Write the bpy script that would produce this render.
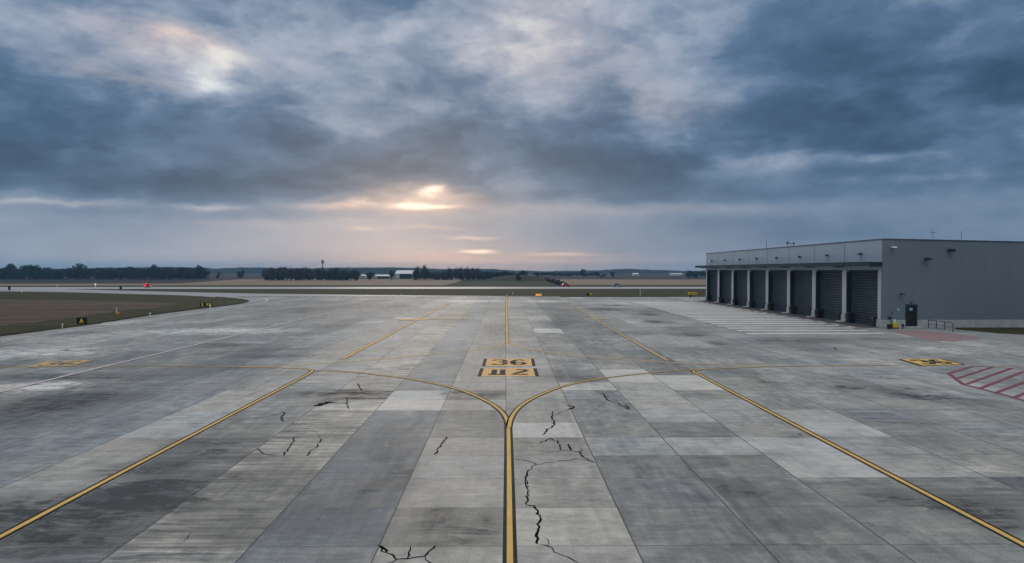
import bpy, bmesh, math, random
import numpy as np
from mathutils import Vector, Matrix

R = math.radians
S = bpy.context.scene
for o in list(bpy.data.objects):
    bpy.data.objects.remove(o)
C = S.collection

# ------------------------------------------------------------------ camera
H = 7.0                       # drone height (m)
FPX = 683.0                   # focal length in pixels of the 1024 px wide picture
PITCH = math.atan(11.5 / FPX)
YAW = math.atan(7.0 / FPX)
cam_d = bpy.data.cameras.new('camera')
cam = bpy.data.objects.new('camera', cam_d)
C.objects.link(cam)
cam_d.sensor_width = 36
cam_d.lens = FPX / 1024 * 36
cam_d.clip_start = 0.1
cam_d.clip_end = 20000
cam.location = (0, 0, H)
cam.rotation_euler = (math.pi / 2 - PITCH, 0, -YAW)
S.camera = cam
MCAM = cam.rotation_euler.to_matrix()


def ray(u, v):
    d = MCAM @ Vector(((u - 512) / FPX, -(v - 281.5) / FPX, -1))
    return d


def G(u, v, z=0.0):
    """ground point of the survey picture position (u, v)"""
    d = ray(u, v)
    t = (z - H) / d.z
    return Vector((d.x * t, d.y * t, z))


def P(u, v, Y):
    d = ray(u, v)
    t = Y / d.y
    return Vector((d.x * t, Y, H + d.z * t))


# ------------------------------------------------------------------ world, sun, exposure
SUN_AZ, SUN_EL = R(-7.0), R(7.0)
GAIN = 1.0
OVERHEAD = 2.8

W = bpy.data.worlds.new('World')
S.world = W
W.use_nodes = True
nt = W.node_tree
nt.nodes.clear()


class NB:
    """small node builder"""
    def __init__(self, tree):
        self.t = tree

    def n(self, typ, **kw):
        nd = self.t.nodes.new(typ)
        for k, v in kw.items():
            setattr(nd, k, v)
        return nd

    def put(self, sock, val):
        if isinstance(val, bpy.types.NodeSocket):
            self.t.links.new(val, sock)
        else:
            sock.default_value = val

    def math(self, op, a, b=None, c=None, clamp=False):
        nd = self.n('ShaderNodeMath', operation=op)
        nd.use_clamp = clamp
        self.put(nd.inputs[0], a)
        if b is not None:
            self.put(nd.inputs[1], b)
        if c is not None:
            self.put(nd.inputs[2], c)
        return nd.outputs[0]

    def vec(self, op, a, b=None, c=None):
        nd = self.n('ShaderNodeVectorMath', operation=op)
        self.put(nd.inputs[0], a)
        if b is not None:
            self.put(nd.inputs[1], b)
        if c is not None:
            self.put(nd.inputs[2], c)
        return nd.outputs['Value'] if op in ('DOT_PRODUCT', 'LENGTH', 'DISTANCE') else nd.outputs['Vector']

    def noise(self, v, scale, detail=4, rough=0.55, dist=0.0):
        nd = self.n('ShaderNodeTexNoise')
        self.put(nd.inputs['Vector'], v)
        nd.inputs['Scale'].default_value = scale
        nd.inputs['Detail'].default_value = detail
        nd.inputs['Roughness'].default_value = rough
        nd.inputs['Distortion'].default_value = dist
        return nd.outputs['Fac'], nd.outputs['Color']

    def ramp(self, f, stops, interp='LINEAR'):
        nd = self.n('ShaderNodeValToRGB')
        cr = nd.color_ramp
        cr.interpolation = interp
        while len(cr.elements) < len(stops):
            cr.elements.new(0.5)
        for e, (p, col) in zip(cr.elements, stops):
            e.position = p
            if not isinstance(col, (tuple, list)):
                col = (col, col, col)
            e.color = (*col, 1)
        self.put(nd.inputs[0], f)
        return nd.outputs[0]

    def mix(self, f, a, b, mode='MIX'):
        nd = self.n('ShaderNodeMix', data_type='RGBA', blend_type=mode)
        nd.clamp_factor = True
        self.put(nd.inputs[0], f)
        for s, x in ((6, a), (7, b)):
            if isinstance(x, (tuple, list)) and len(x) == 3:
                x = (*x, 1)
            self.put(nd.inputs[s], x)
        return nd.outputs[2]

    def mapr(self, f, a, b, c, d, smooth=False):
        nd = self.n('ShaderNodeMapRange')
        if smooth:
            nd.interpolation_type = 'SMOOTHSTEP'
        self.put(nd.inputs[0], f)
        for i, x in enumerate((a, b, c, d)):
            nd.inputs[1 + i].default_value = x
        return nd.outputs[0]


def lin(*c):
    return tuple((x / 255 / 12.92) if x / 255 <= .04045 else ((x / 255 + .055) / 1.055) ** 2.4 for x in c)


def build_sky():
    B = NB(nt)
    tc = B.n('ShaderNodeTexCoord')
    D = tc.outputs['Generated']
    sep = B.n('ShaderNodeSeparateXYZ')
    B.put(sep.inputs[0], D)
    x, y, z = sep.outputs
    az = B.math('ARCTAN2', x, y)
    el = B.math('ARCSINE', z)
    comb = B.n('ShaderNodeCombineXYZ')
    B.put(comb.inputs[0], az)
    B.put(comb.inputs[1], el)
    A = comb.outputs[0]
    # cloud deck projection
    zz = B.math('ADD', B.math('MAXIMUM', z, 0.0), 0.10)
    pr = B.n('ShaderNodeCombineXYZ')
    B.put(pr.inputs[0], B.math('DIVIDE', x, zz))
    B.put(pr.inputs[1], B.math('DIVIDE', y, zz))
    Q = B.vec('MULTIPLY', pr.outputs[0], (0.62, 1.0, 1))
    f1, c1 = B.noise(Q, 0.85, 7, 0.55, 0.3)
    f2, c2 = B.noise(B.vec('ADD', Q, (7.3, 2.1, 4.0)), 2.6, 6, 0.6, 0.4)
    # angular noise for ragged edges, stretched sideways
    A2 = B.vec('MULTIPLY', A, (1.0, 2.5, 1))
    f3, c3 = B.noise(A2, 5.0, 6, 0.55, 0.2)
    f4, c4 = B.noise(B.vec('ADD', A2, (3.1, 5.7, 0)), 17.0, 5, 0.6, 0.3)
    w1 = B.vec('MULTIPLY', B.vec('SUBTRACT', c3, (.5, .5, .5)), (0.16, 0.07, 0))
    w2 = B.vec('MULTIPLY', B.vec('SUBTRACT', c4, (.5, .5, .5)), (0.05, 0.026, 0))
    # fade the warp near the horizon (things are smaller there)
    # lumpy, puffed cloud bodies (angular, hardly stretched)
    A3 = B.vec('ADD', B.vec('MULTIPLY', A, (1.0, 1.9, 1)), B.vec('MULTIPLY', B.vec('SUBTRACT', c3, (.5, .5, .5)), (.16, .16, 0)))
    f5, c5 = B.noise(A3, 6.0, 7, .50, .0)
    A4 = B.vec('ADD', B.vec('MULTIPLY', A, (1.0, 1.6, 1)), (2.2, .7, 0))
    f6, c6 = B.noise(B.vec('ADD', A4, B.vec('MULTIPLY', B.vec('SUBTRACT', c4, (.5, .5, .5)), (.05, .05, 0))), 13.0, 8, .58, .0)
    puff = B.math('ADD', B.math('MULTIPLY', B.math('SUBTRACT', B.mapr(f5, .38, .62, 0, 1, True), .5), .18),
                  B.math('MULTIPLY', B.math('SUBTRACT', B.mapr(f6, .36, .64, 0, 1, True), .5), .085))
    puff = B.math('MULTIPLY', puff, B.mapr(el, R(4.0), R(9.0), 0.12, 1.0, True))
    k = B.mapr(el, 0.0, 0.2, 0.25, 1.0, True)
    wv = B.n('ShaderNodeVectorMath', operation='SCALE')
    B.put(wv.inputs[0], B.vec('ADD', w1, w2))
    B.put(wv.inputs['Scale'], k)
    Wd = B.vec('ADD', A, wv.outputs[0])
    sw = B.n('ShaderNodeSeparateXYZ')
    B.put(sw.inputs[0], Wd)
    el_w = sw.outputs[1]

    def ang(u, v):
        d = ray(u, v).normalized()
        return math.atan2(d.x, d.y), math.asin(d.z)

    def elv(v):
        return ang(505, v)[1]
    top = 0.62
    stops = [(0.0, .56), (elv(262) / top, .57), (elv(232) / top, .54), (elv(212) / top, .48), (elv(196) / top, .37),
             (elv(165) / top, .335), (elv(120) / top, .375), (elv(70) / top, .46), (elv(10) / top, .48), (0.62, .50), (1.0, .60)]
    t = B.ramp(B.math('DIVIDE', el_w, top), stops, 'EASE')
    warm = 0.0
    blobs = [  # u, v, ru, rv, amplitude, warmth
        (214, 76, 19, 8, .36, -.2), (196, 66, 18, 7, .22, -.1), (228, 58, 15, 7, .22, .0), (236, 84, 26, 10, .10, .0), (180, 55, 70, 26, .09, .1), (170, 33, 22, 6, .16, .45), (150, 36, 60, 13, .12, .3), (120, 72, 40, 7, .08, .35), (225, 50, 30, 9, .10, .2),
        (70, 66, 70, 14, .05, .1), (20, 20, 80, 22, .08, .0),
        (110, 150, 190, 34, -.13, -.4), (60, 178, 170, 18, -.08, -.3), (300, 186, 130, 10, -.09, -.2), (130, 112, 120, 16, -.05, -.3),
        (545, 22, 65, 36, .22, .25), (560, 68, 80, 24, .13, .2), (380, 40, 60, 30, .05, .0), (500, 110, 60, 14, .04, .0), (300, 118, 70, 10, .06, .1),
        (424, 192, 10, 3.6, .32, .5), (434, 189.5, 9, 3.2, .30, .4), (407, 206, 13, 2.6, .33, .5), (422, 208.6, 17, 2.8, .36, .5), (425, 200, 48, 13, .09, .8), (441, 209, 16, 1.7, .22, .5), (436, 199, 30, 6, .10, .7), (395, 187, 16, 4, .12, .7), (366, 192, 18, 5, .08, .6), (352, 205, 20, 2.2, .12, .6), (455, 196, 20, 4, .06, .6), (392, 196, 58, 15, .17, .85),
        (380, 180, 60, 6, .07, .5),
        (470, 251.5, 8, 1.4, .30, 1.3), (482, 250.5, 10, 1.5, .34, 1.3), (470, 238, 22, 1.5, .16, .6), (365, 229, 14, 2, .08, .4), (430, 229, 26, 1.5, .07, .4),
        (480, 264, 110, 8, .06, .75), (410, 240, 120, 30, .06, .4), (560, 262, 110, 10, .03, .6),
        (215, 207, 22, 2.5, .20, .5), (60, 203, 60, 2.3, .16, .5), (250, 222, 90, 4, .04, .2), (330, 207, 40, 3, .12, .5),
        (560, 254, 26, 1.4, .16, .9), (480, 205, 120, 10, .03, .3),
        (890, 108, 170, 38, -.12, -.3), (850, 142, 80, 11, -.07, .0), (1010, 45, 120, 50, -.12, -.4), (820, 35, 60, 20, -.05, -.1),
        (780, 154, 45, 6, .20, -.2), (850, 158, 70, 4, .14, -.2), (800, 166, 110, 8, .05, -.1), (900, 160, 90, 5, .08, -.1), (715, 105, 60, 16, .08, .35), (640, 100, 60, 18, .05, .3),
        (990, 122, 60, 5, .09, -.2), (900, 186, 110, 9, -.05, -.1), (760, 206, 180, 6, .05, .1), (640, 214, 120, 5, .05, .3),
        (860, 235, 260, 24, -.15, -.3), (900, 200, 120, 6, -.05, .0), (930, 178, 70, 3, .07, .0), (700, 170, 120, 14, -.03, .0), (600, 150, 90, 14, -.05, .0),
    ]
    for (u, v, ru, rv, a, w) in blobs:
        ca, ce = ang(u, v)
        ia, ie = FPX / ru, FPX / rv
        d = B.vec('MULTIPLY_ADD', Wd, (ia, ie, 0), (-ca * ia, -ce * ie, 0))
        g = B.math('EXPONENT', B.math('MULTIPLY', B.vec('DOT_PRODUCT', d, d), -0.75))
        t = B.math('MULTIPLY_ADD', g, a, t)
        if w:
            warm = B.math('MULTIPLY_ADD', g, w, warm)
    # cloud texture
    hz = B.mapr(el, 0.02, 0.14, 0.35, 1.0, True)
    tex = B.math('ADD', B.math('MULTIPLY', B.math('SUBTRACT', f1, 0.5), 0.24),
                 B.math('MULTIPLY', B.math('SUBTRACT', f2, 0.5), 0.11))
    tex = B.math('ADD', tex, B.math('MULTIPLY', B.math('SUBTRACT', f3, 0.5), 0.36))
    tex = B.math('ADD', tex, B.math('MULTIPLY', B.math('SUBTRACT', f4, 0.5), 0.15))
    t = B.math('ADD', B.math('MULTIPLY_ADD', tex, hz, t), puff)
    cool = B.ramp(t, [(0, lin(40, 65, 92)), (.22, lin(64, 94, 124)), (.36, lin(88, 116, 147)), (.5, lin(127, 146, 171)),
                      (.66, lin(166, 177, 195)), (.84, lin(212, 219, 224)), (1.0, lin(252, 252, 248))])
    wcol = B.ramp(t, [(0, lin(66, 76, 92)), (.22, lin(82, 98, 119)), (.36, lin(108, 119, 139)), (.5, lin(152, 148, 158)),
                      (.66, lin(197, 180, 181)), (.84, lin(246, 222, 206)), (1.0, lin(255, 250, 236))])
    warm = B.math('ADD', warm, B.math('MULTIPLY', B.math('SUBTRACT', f1, 0.5), 0.25))
    cloud = B.mix(B.math('MAXIMUM', B.math('MINIMUM', warm, 1.0), 0.0), cool, wcol)
    # unseen sky overhead, greyed to keep the ground's tint neutral
    lum = B.n('ShaderNodeRGBToBW')
    B.put(lum.inputs[0], cloud)
    lv = B.n('ShaderNodeVectorMath', operation='SCALE')
    lv.inputs[0].default_value = (.99, 1.0, 1.0)
    B.put(lv.inputs['Scale'], lum.outputs[0])
    cloud = B.mix(B.mapr(el, R(23), R(45), 0.0, 1.0, True), cloud, lv.outputs[0])
    # unseen sky overhead, brightened to set the light on the ground
    gain = B.mapr(el, R(21), R(60), 1.0, OVERHEAD, True)
    cs = B.n('ShaderNodeVectorMath', operation='SCALE')
    B.put(cs.inputs[0], cloud)
    B.put(cs.inputs['Scale'], B.math('MULTIPLY', gain, 10.0 * GAIN))
    sky = B.n('ShaderNodeTexSky', sky_type='NISHITA')
    sky.sun_disc = False
    sky.sun_elevation = SUN_EL
    sky.sun_rotation = SUN_AZ
    fin = B.mix(0.96, sky.outputs[0], cs.outputs[0])
    bg = B.n('ShaderNodeBackground')
    B.put(bg.inputs[0], fin)
    bg.inputs[1].default_value = 0.1
    out = B.n('ShaderNodeOutputWorld')
    nt.links.new(bg.outputs[0], out.inputs[0])


build_sky()

sl = bpy.data.lights.new('sun', 'SUN')
sl.energy = 0.6
sl.angle = R(14)
sl.color = (1.0, 0.84, 0.68)
so = bpy.data.objects.new('sun', sl)
C.objects.link(so)
sd = Vector((math.sin(SUN_AZ) * math.cos(SUN_EL), math.cos(SUN_AZ) * math.cos(SUN_EL), math.sin(SUN_EL)))
so.rotation_euler = sd.to_track_quat('Z', 'Y').to_euler()
so.location = sd * 60

S.view_settings.view_transform = 'Standard'
S.view_settings.look = 'None'
S.view_settings.exposure = 0.0
S.view_settings.gamma = 1.0
S.view_settings.use_curve_mapping = False
S.render.engine = 'CYCLES'
S.cycles.use_denoising = True
S.cycles.max_bounces = 4
S.cycles.diffuse_bounces = 2
S.cycles.volume_bounces = 0
S.cycles.caustics_reflective = False
S.cycles.caustics_refractive = False

rnd = random.Random(11)
nrs = np.random.RandomState(5)

# ------------------------------------------------------------------ materials


def newmat(name):
    m = bpy.data.materials.new(name)
    m.use_nodes = True
    t = m.node_tree
    t.nodes.clear()
    B = NB(t)
    bs = B.n('ShaderNodeBsdfPrincipled')
    out = B.n('ShaderNodeOutputMaterial')
    t.links.new(bs.outputs[0], out.inputs[0])
    return m, B, bs


def plain(name, col, rough=.6, var=.12, scale=3.0, metal=0.0, spec=.4, emit=None, estr=0, stretch=(1, 1, 1)):
    m, B, bs = newmat(name)
    tc = B.n('ShaderNodeTexCoord')
    f, c = B.noise(B.vec('MULTIPLY', tc.outputs['Object'], stretch), scale, 5, .6)
    a = tuple(x * (1 - var * 2) for x in col)
    b = tuple(min(1, x * (1 + var * 2)) for x in col)
    B.put(bs.inputs['Base Color'], B.mix(f, a, b))
    bs.inputs['Roughness'].default_value = rough
    bs.inputs['Metallic'].default_value = metal
    bs.inputs['Specular IOR Level'].default_value = spec
    if emit:
        bs.inputs['Emission Color'].default_value = (*emit, 1)
        bs.inputs['Emission Strength'].default_value = estr
    return m


SX, OX = 0.465 * H, 0.008 * H          # slab width across, joint origin
SY, OY = 0.400 * H, 2.458 * H          # slab length, joint origin


def concrete_material():
    m, B, bs = newmat('apron_concrete')
    tc = B.n('ShaderNodeTexCoord')
    O = tc.outputs['Object']
    at = B.n('ShaderNodeAttribute', attribute_name='slab')
    sp = B.n('ShaderNodeSeparateColor')
    B.put(sp.inputs[0], at.outputs['Color'])
    tone, warm, streak = sp.outputs
    st = B.n('ShaderNodeAttribute', attribute_name='stain_sheen').outputs['Fac']
    sep = B.n('ShaderNodeSeparateXYZ')
    B.put(sep.inputs[0], O)
    x, y, z = sep.outputs
    # per slab shift of the texture so that patterns stop at joints
    shift = B.n('ShaderNodeCombineXYZ')
    B.put(shift.inputs[2], B.math('MULTIPLY', tone, 40.0))
    OS = B.vec('ADD', O, shift.outputs[0])
    big, _ = B.noise(B.vec('MULTIPLY', O, (.16, .07, 1)), 1.0, 5, .6, .5)
    mid, _ = B.noise(B.vec('MULTIPLY', OS, (.9, .8, 1)), 1.0, 6, .68, .4)
    across, _ = B.noise(B.vec('MULTIPLY', OS, (.35, 4.0, 1)), 1.0, 6, .7, .35)
    along, _ = B.noise(B.vec('MULTIPLY', OS, (2.6, .22, 1)), 1.0, 6, .68, .25)
    fine, _ = B.noise(O, 22.0, 3, .7)
    grain, _ = B.noise(O, 90.0, 2, .7)

    def c(n, amp):
        return B.math('MULTIPLY', B.math('SUBTRACT', n, .5), amp)
    t = B.math('ADD', B.math('MULTIPLY_ADD', B.math('SUBTRACT', tone, .5), 1.14, .505), c(mid, .50))
    t = B.math('ADD', t, c(big, .40))
    stf = B.math('MULTIPLY', B.math('MULTIPLY_ADD', streak, 1.15, .06), B.mapr(big, .42, .6, .35, 1.3))
    t = B.math('ADD', t, B.math('MULTIPLY', B.math('SUBTRACT', across, .5), stf))
    t = B.math('ADD', t, B.math('MULTIPLY', c(along, .36), B.mapr(big, .40, .58, 1.2, .25)))
    blot, _ = B.noise(B.vec('MULTIPLY', OS, (1.7, 2.9, 1)), 1.0, 8, .74, .9)
    t = B.math('ADD', t, c(blot, .34))
    t = B.math('ADD', t, c(fine, .34))
    t = B.math('ADD', t, c(grain, .22))
    t = B.math('MULTIPLY_ADD', B.math('SUBTRACT', t, .5), 1.18, .5)
    # stains and painted pale sheen: own shape, broken up by texture
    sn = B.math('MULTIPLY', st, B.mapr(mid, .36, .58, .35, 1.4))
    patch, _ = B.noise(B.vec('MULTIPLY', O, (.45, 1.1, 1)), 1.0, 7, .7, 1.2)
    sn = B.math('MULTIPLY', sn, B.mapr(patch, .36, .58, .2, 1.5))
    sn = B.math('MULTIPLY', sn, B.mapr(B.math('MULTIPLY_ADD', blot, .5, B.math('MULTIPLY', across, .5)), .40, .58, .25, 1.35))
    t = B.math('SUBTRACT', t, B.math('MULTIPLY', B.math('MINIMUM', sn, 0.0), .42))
    speck, _ = B.noise(B.vec('ADD', O, (9, 4, 0)), 2.2, 5, .75)
    t = B.math('SUBTRACT', t, B.mapr(speck, .66, .74, 0.0, .22))
    colr = B.ramp(t, [(0.0, (.035, .037, .040)), (.22, (.105, .111, .116)), (.40, (.20, .207, .208)), (.55, (.315, .315, .305)),
                      (.72, (.47, .465, .45)), (1.0, (.66, .65, .63))])
    colr = B.mix(B.math('MULTIPLY', warm, .9), colr, B.mix(1.0, colr, (1.05, 1.0, .93, 1), 'MULTIPLY'))
    cool = B.math('SUBTRACT', 1.0, B.math('MULTIPLY', warm, 2.0), clamp=True)
    colr = B.mix(cool, colr, B.mix(1.0, colr, (.93, 1.0, 1.065, 1), 'MULTIPLY'))
    colr = B.mix(B.math('MULTIPLY', B.math('MAXIMUM', B.math('MINIMUM', B.math('MULTIPLY', sn, 1.6), 1.25), 0.0), .70), colr, (.022, .024, .027))
    # joints

    def joint(co, o, s, w):
        fr = B.math('FRACT', B.math('DIVIDE', B.math('SUBTRACT', co, o), s))
        d = B.math('MULTIPLY', B.math('SUBTRACT', .5, B.math('ABSOLUTE', B.math('SUBTRACT', fr, .5))), s)
        return B.mapr(d, w * .5, w, 1.0, 0.0)
    wob = B.math('MULTIPLY', B.math('SUBTRACT', mid, .5), .03)
    jx = joint(B.math('ADD', x, wob), OX, SX, .030)
    jy = joint(B.math('ADD', y, wob), OY, SY, .022)
    jmask = B.math('MAXIMUM', B.math('MULTIPLY', jx, B.mapr(along, .35, .6, .6, 1.0)), B.math('MULTIPLY', jy, B.mapr(across, .35, .6, .3, .9)))
    colr = B.mix(jmask, colr, (.03, .032, .035))
    # pale dust along joints
    ex = joint(x, OX, SX, .26)
    colr = B.mix(B.math('MULTIPLY', ex, B.mapr(along, .5, .7, 0.0, .25)), colr, (.46, .455, .44))
    B.put(bs.inputs['Base Color'], colr)
    B.put(bs.inputs['Roughness'], B.mapr(mid, .3, .7, .55, .8))
    bs.inputs['Specular IOR Level'].default_value = .25
    bp = B.n('ShaderNodeBump')
    bp.inputs['Strength'].default_value = .25
    bp.inputs['Distance'].default_value = .01
    B.put(bp.inputs['Height'], B.math('SUBTRACT', B.math('ADD', fine, grain), B.math('MULTIPLY', jmask, 2.0)))
    B.put(bs.inputs['Normal'], bp.outputs[0])
    return m


def pavement_material(name, a, b):
    m, B, bs = newmat(name)
    O = B.n('ShaderNodeTexCoord').outputs['Object']
    f, _ = B.noise(B.vec('MULTIPLY', O, (.03, .25, 1)), 1.0, 6, .65, .4)
    g, _ = B.noise(O, 3.0, 5, .7)
    B.put(bs.inputs['Base Color'], B.mix(B.math('MULTIPLY_ADD', g, .4, B.math('MULTIPLY', f, .7)), a, b))
    bs.inputs['Roughness'].default_value = .6
    bs.inputs['Specular IOR Level'].default_value = .4
    return m


def soil_material(name, a, b, c, sx=.02, sy=.1, fine=1.5, bump=.3):
    m, B, bs = newmat(name)
    O = B.n('ShaderNodeTexCoord').outputs['Object']
    f, _ = B.noise(B.vec('MULTIPLY', O, (sx, sy, 1)), 1.0, 7, .65, .6)
    g, _ = B.noise(O, fine, 6, .75, .4)
    col = B.mix(B.mapr(f, .40, .60, 0, 1), a, b)
    col = B.mix(B.mapr(g, .45, .62, 0, .9), col, c)
    B.put(bs.inputs['Base Color'], col)
    bs.inputs['Roughness'].default_value = .95
    bs.inputs['Specular IOR Level'].default_value = .1
    bp = B.n('ShaderNodeBump')
    bp.inputs['Strength'].default_value = bump
    bp.inputs['Distance'].default_value = .25
    B.put(bp.inputs['Height'], g)
    B.put(bs.inputs['Normal'], bp.outputs[0])
    return m


def paint_material(name, col, wear=.5, under=(.25, .25, .245), lo=.40, hi=.70):
    m, B, bs = newmat(name)
    O = B.n('ShaderNodeTexCoord').outputs['Object']
    f, _ = B.noise(B.vec('MULTIPLY', O, (2.2, .6, 1)), 1.0, 7, .72, .5)
    g, _ = B.noise(O, 30.0, 4, .75)
    k = B.mapr(B.math('MULTIPLY_ADD', g, .35, B.math('MULTIPLY', f, .75)), lo, hi, 0.0, 1.0)
    dirt, _ = B.noise(O, 1.3, 5, .65)
    cc = B.mix(B.mapr(dirt, .35, .75, 0, .35), col, tuple(x * .55 for x in col))
    B.put(bs.inputs['Base Color'], B.mix(B.math('MULTIPLY', k, wear), cc, under))
    bs.inputs['Roughness'].default_value = .75
    bs.inputs['Specular IOR Level'].default_value = .12
    return m


def crown_material(name, a, b):
    m, B, bs = newmat(name)
    O = B.n('ShaderNodeTexCoord').outputs['Object']
    f, _ = B.noise(O, .7, 4, .7)
    oi = B.n('ShaderNodeObjectInfo').outputs['Random']
    B.put(bs.inputs['Base Color'], B.mix(B.math('MULTIPLY_ADD', oi, .4, B.math('MULTIPLY', f, .7)), a, b))
    bs.inputs['Roughness'].default_value = .9
    bs.inputs['Specular IOR Level'].default_value = .1
    return m


def cladding_material(name, col):
    m, B, bs = newmat(name)
    O = B.n('ShaderNodeTexCoord').outputs['Object']
    f, _ = B.noise(B.vec('MULTIPLY', O, (.5, .5, .12)), 1.0, 6, .65, .3)
    g, _ = B.noise(B.vec('MULTIPLY', O, (3, 3, .35)), 1.0, 6, .7)
    k = B.math('ADD', B.math('MULTIPLY', f, .6), B.math('MULTIPLY', g, .4))
    B.put(bs.inputs['Base Color'], B.mix(B.mapr(k, .3, .7, 0, 1), tuple(x * .93 for x in col), tuple(x * 1.06 for x in col)))
    bs.inputs['Roughness'].default_value = .65
    bs.inputs['Specular IOR Level'].default_value = .08
    return m


M = {}
M['concrete'] = concrete_material()
M['runway'] = pavement_material('runway_concrete', (.24, .245, .25), (.42, .42, .42))
M['taxiway'] = pavement_material('taxiway_concrete', (.20, .205, .21), (.36, .36, .36))
M['asphalt'] = pavement_material('dock_asphalt', (.05, .052, .056), (.11, .11, .112))
M['grass'] = soil_material('grass_ground', (.020, .023, .006), (.040, .037, .010), (.055, .043, .017))
M['verge'] = soil_material('verge_grass', (.015, .020, .005), (.040, .040, .010), (.075, .058, .024), .10, .22, .8)
M['bare_soil'] = soil_material('bare_soil', (.070, .050, .034), (.135, .098, .068), (.045, .036, .024), .05, .3, .7)
M['plough'] = soil_material('ploughed_soil', (.030, .024, .024), (.048, .038, .036), (.022, .019, .018), .01, .08, .6)
M['stubble'] = soil_material('stubble_field', (.20, .155, .11), (.30, .235, .17), (.15, .12, .085), .01, .09, .7)
M['crop'] = soil_material('winter_crop', (.026, .032, .014), (.044, .044, .022), (.038, .034, .02), .01, .08, .6)
M['hill'] = soil_material('wooded_hill', (.012, .017, .014), (.022, .025, .020), (.030, .028, .024), .01, .01, .12)
M['yellow'] = paint_material('yellow_paint', (.80, .49, .11), .5, (.30, .26, .18))
M['yellow_panel'] = paint_material('panel_yellow_paint', (.86, .49, .17), .55, (.36, .31, .24))
M['yellow_far'] = paint_material('faded_yellow_paint', (.64, .41, .15), .7, (.34, .29, .21), .38, .66)
M['black'] = paint_material('black_paint', (.007, .009, .015), .2, (.12, .12, .125))
M['black_far'] = paint_material('worn_black_paint', (.05, .052, .06), .8, (.22, .22, .22), .36, .64)
M['white'] = paint_material('white_paint', (.82, .80, .81), .42, (.36, .36, .36), .42, .72)
M['pink'] = paint_material('faded_pink_paint', (.74, .62, .65), .5, (.33, .32, .33))
M['red'] = paint_material('red_paint', (.21, .024, .045), .6, (.22, .17, .18))
M['red_faded'] = paint_material('faded_red_paint', (.30, .075, .09), .8, (.26, .25, .25), .34, .60)
M['crack'] = plain('crack_fill', (.006, .006, .007), .95, .3, 8, spec=.03)
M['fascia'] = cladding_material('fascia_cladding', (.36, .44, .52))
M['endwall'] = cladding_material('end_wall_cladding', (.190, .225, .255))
M['seam'] = plain('panel_seam', (.09, .10, .115), .6)
M['cap'] = plain('roof_cap', (.08, .10, .12), .6, spec=.1)
M['roof'] = plain('roof_sheet', (.16, .17, .18), .8)
M['canopy'] = plain('canopy_sheet', (.028, .050, .066), .7, spec=.05)
M['pillar'] = cladding_material('pillar_concrete', (.50, .54, .58))
M['plinth'] = plain('plinth_concrete', (.46, .465, .45), .8, .2, 1.2)
M['shutter'] = plain('shutter_metal', (.062, .080, .092), .6, .15, 1.0, spec=.08)
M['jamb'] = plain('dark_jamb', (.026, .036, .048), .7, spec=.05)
M['dark'] = plain('recess_shade', (.03, .035, .042), .8)  # shade of the lintel and open doorway put into a dark colour
M['rubber'] = plain('black_rubber', (.012, .012, .014), .8)
M['steel'] = plain('painted_steel', (.05, .065, .085), .4)
M['signblack'] = plain('sign_black', (.008, .008, .009), .4)
M['signyellow'] = plain('sign_yellow', (.70, .50, .02), .45, .05)
M['signlit'] = plain('lit_sign_yellow', (.70, .50, .02), .45, .05, emit=(1, .70, .03), estr=.08)
M['orange'] = plain('orange_plastic', (.75, .25, .03), .5, .08)
M['orangelit'] = plain('lit_orange', (.8, .35, .06), .5, .08, emit=(1, .5, .12), estr=.5)
M['whiteplastic'] = plain('white_plastic', (.75, .75, .74), .5, .05)
M['whitewall'] = plain('white_sheet', (.72, .73, .74), .6, .06, .5)
M['carred'] = plain('red_car_paint', (.55, .025, .04), .3, .05)
M['carwhite'] = plain('white_car_paint', (.70, .72, .73), .3, .05)
M['carblue'] = plain('teal_car_paint', (.20, .30, .36), .3, .05)
M['glass'] = plain('dark_glass', (.012, .015, .02), .1, .05, spec=.6)
M['redlamp'] = plain('red_lamp', (.7, .03, .06), .4, .05, emit=(1, .08, .16), estr=1.6)
M['amber'] = plain('amber_lamp', (.8, .4, .2), .4, .05, emit=(1, .55, .35), estr=1.2)
M['paleled'] = plain('pale_lens', (.75, .75, .7), .3, .05)
M['bluesign'] = plain('blue_sign', (.25, .50, .62), .4, .05)
M['redbox'] = plain('red_box', (.35, .03, .05), .5, .05)
M['bark'] = plain('bark', (.035, .028, .024), .9, .25, 2)
M['crown_dark'] = crown_material('dense_crown', (.016, .021, .018), (.036, .038, .030))
M['crown_bare'] = crown_material('bare_twigs', (.036, .027, .026), (.070, .050, .046))
M['hedge'] = crown_material('hedge_twigs', (.028, .026, .020), (.052, .044, .034))
M['blade'] = crown_material('grass_blades', (.07, .07, .03), (.16, .13, .07))
M['mast'] = plain('mast_steel', (.10, .10, .11), .6)

# ------------------------------------------------------------------ mesh helpers


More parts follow.
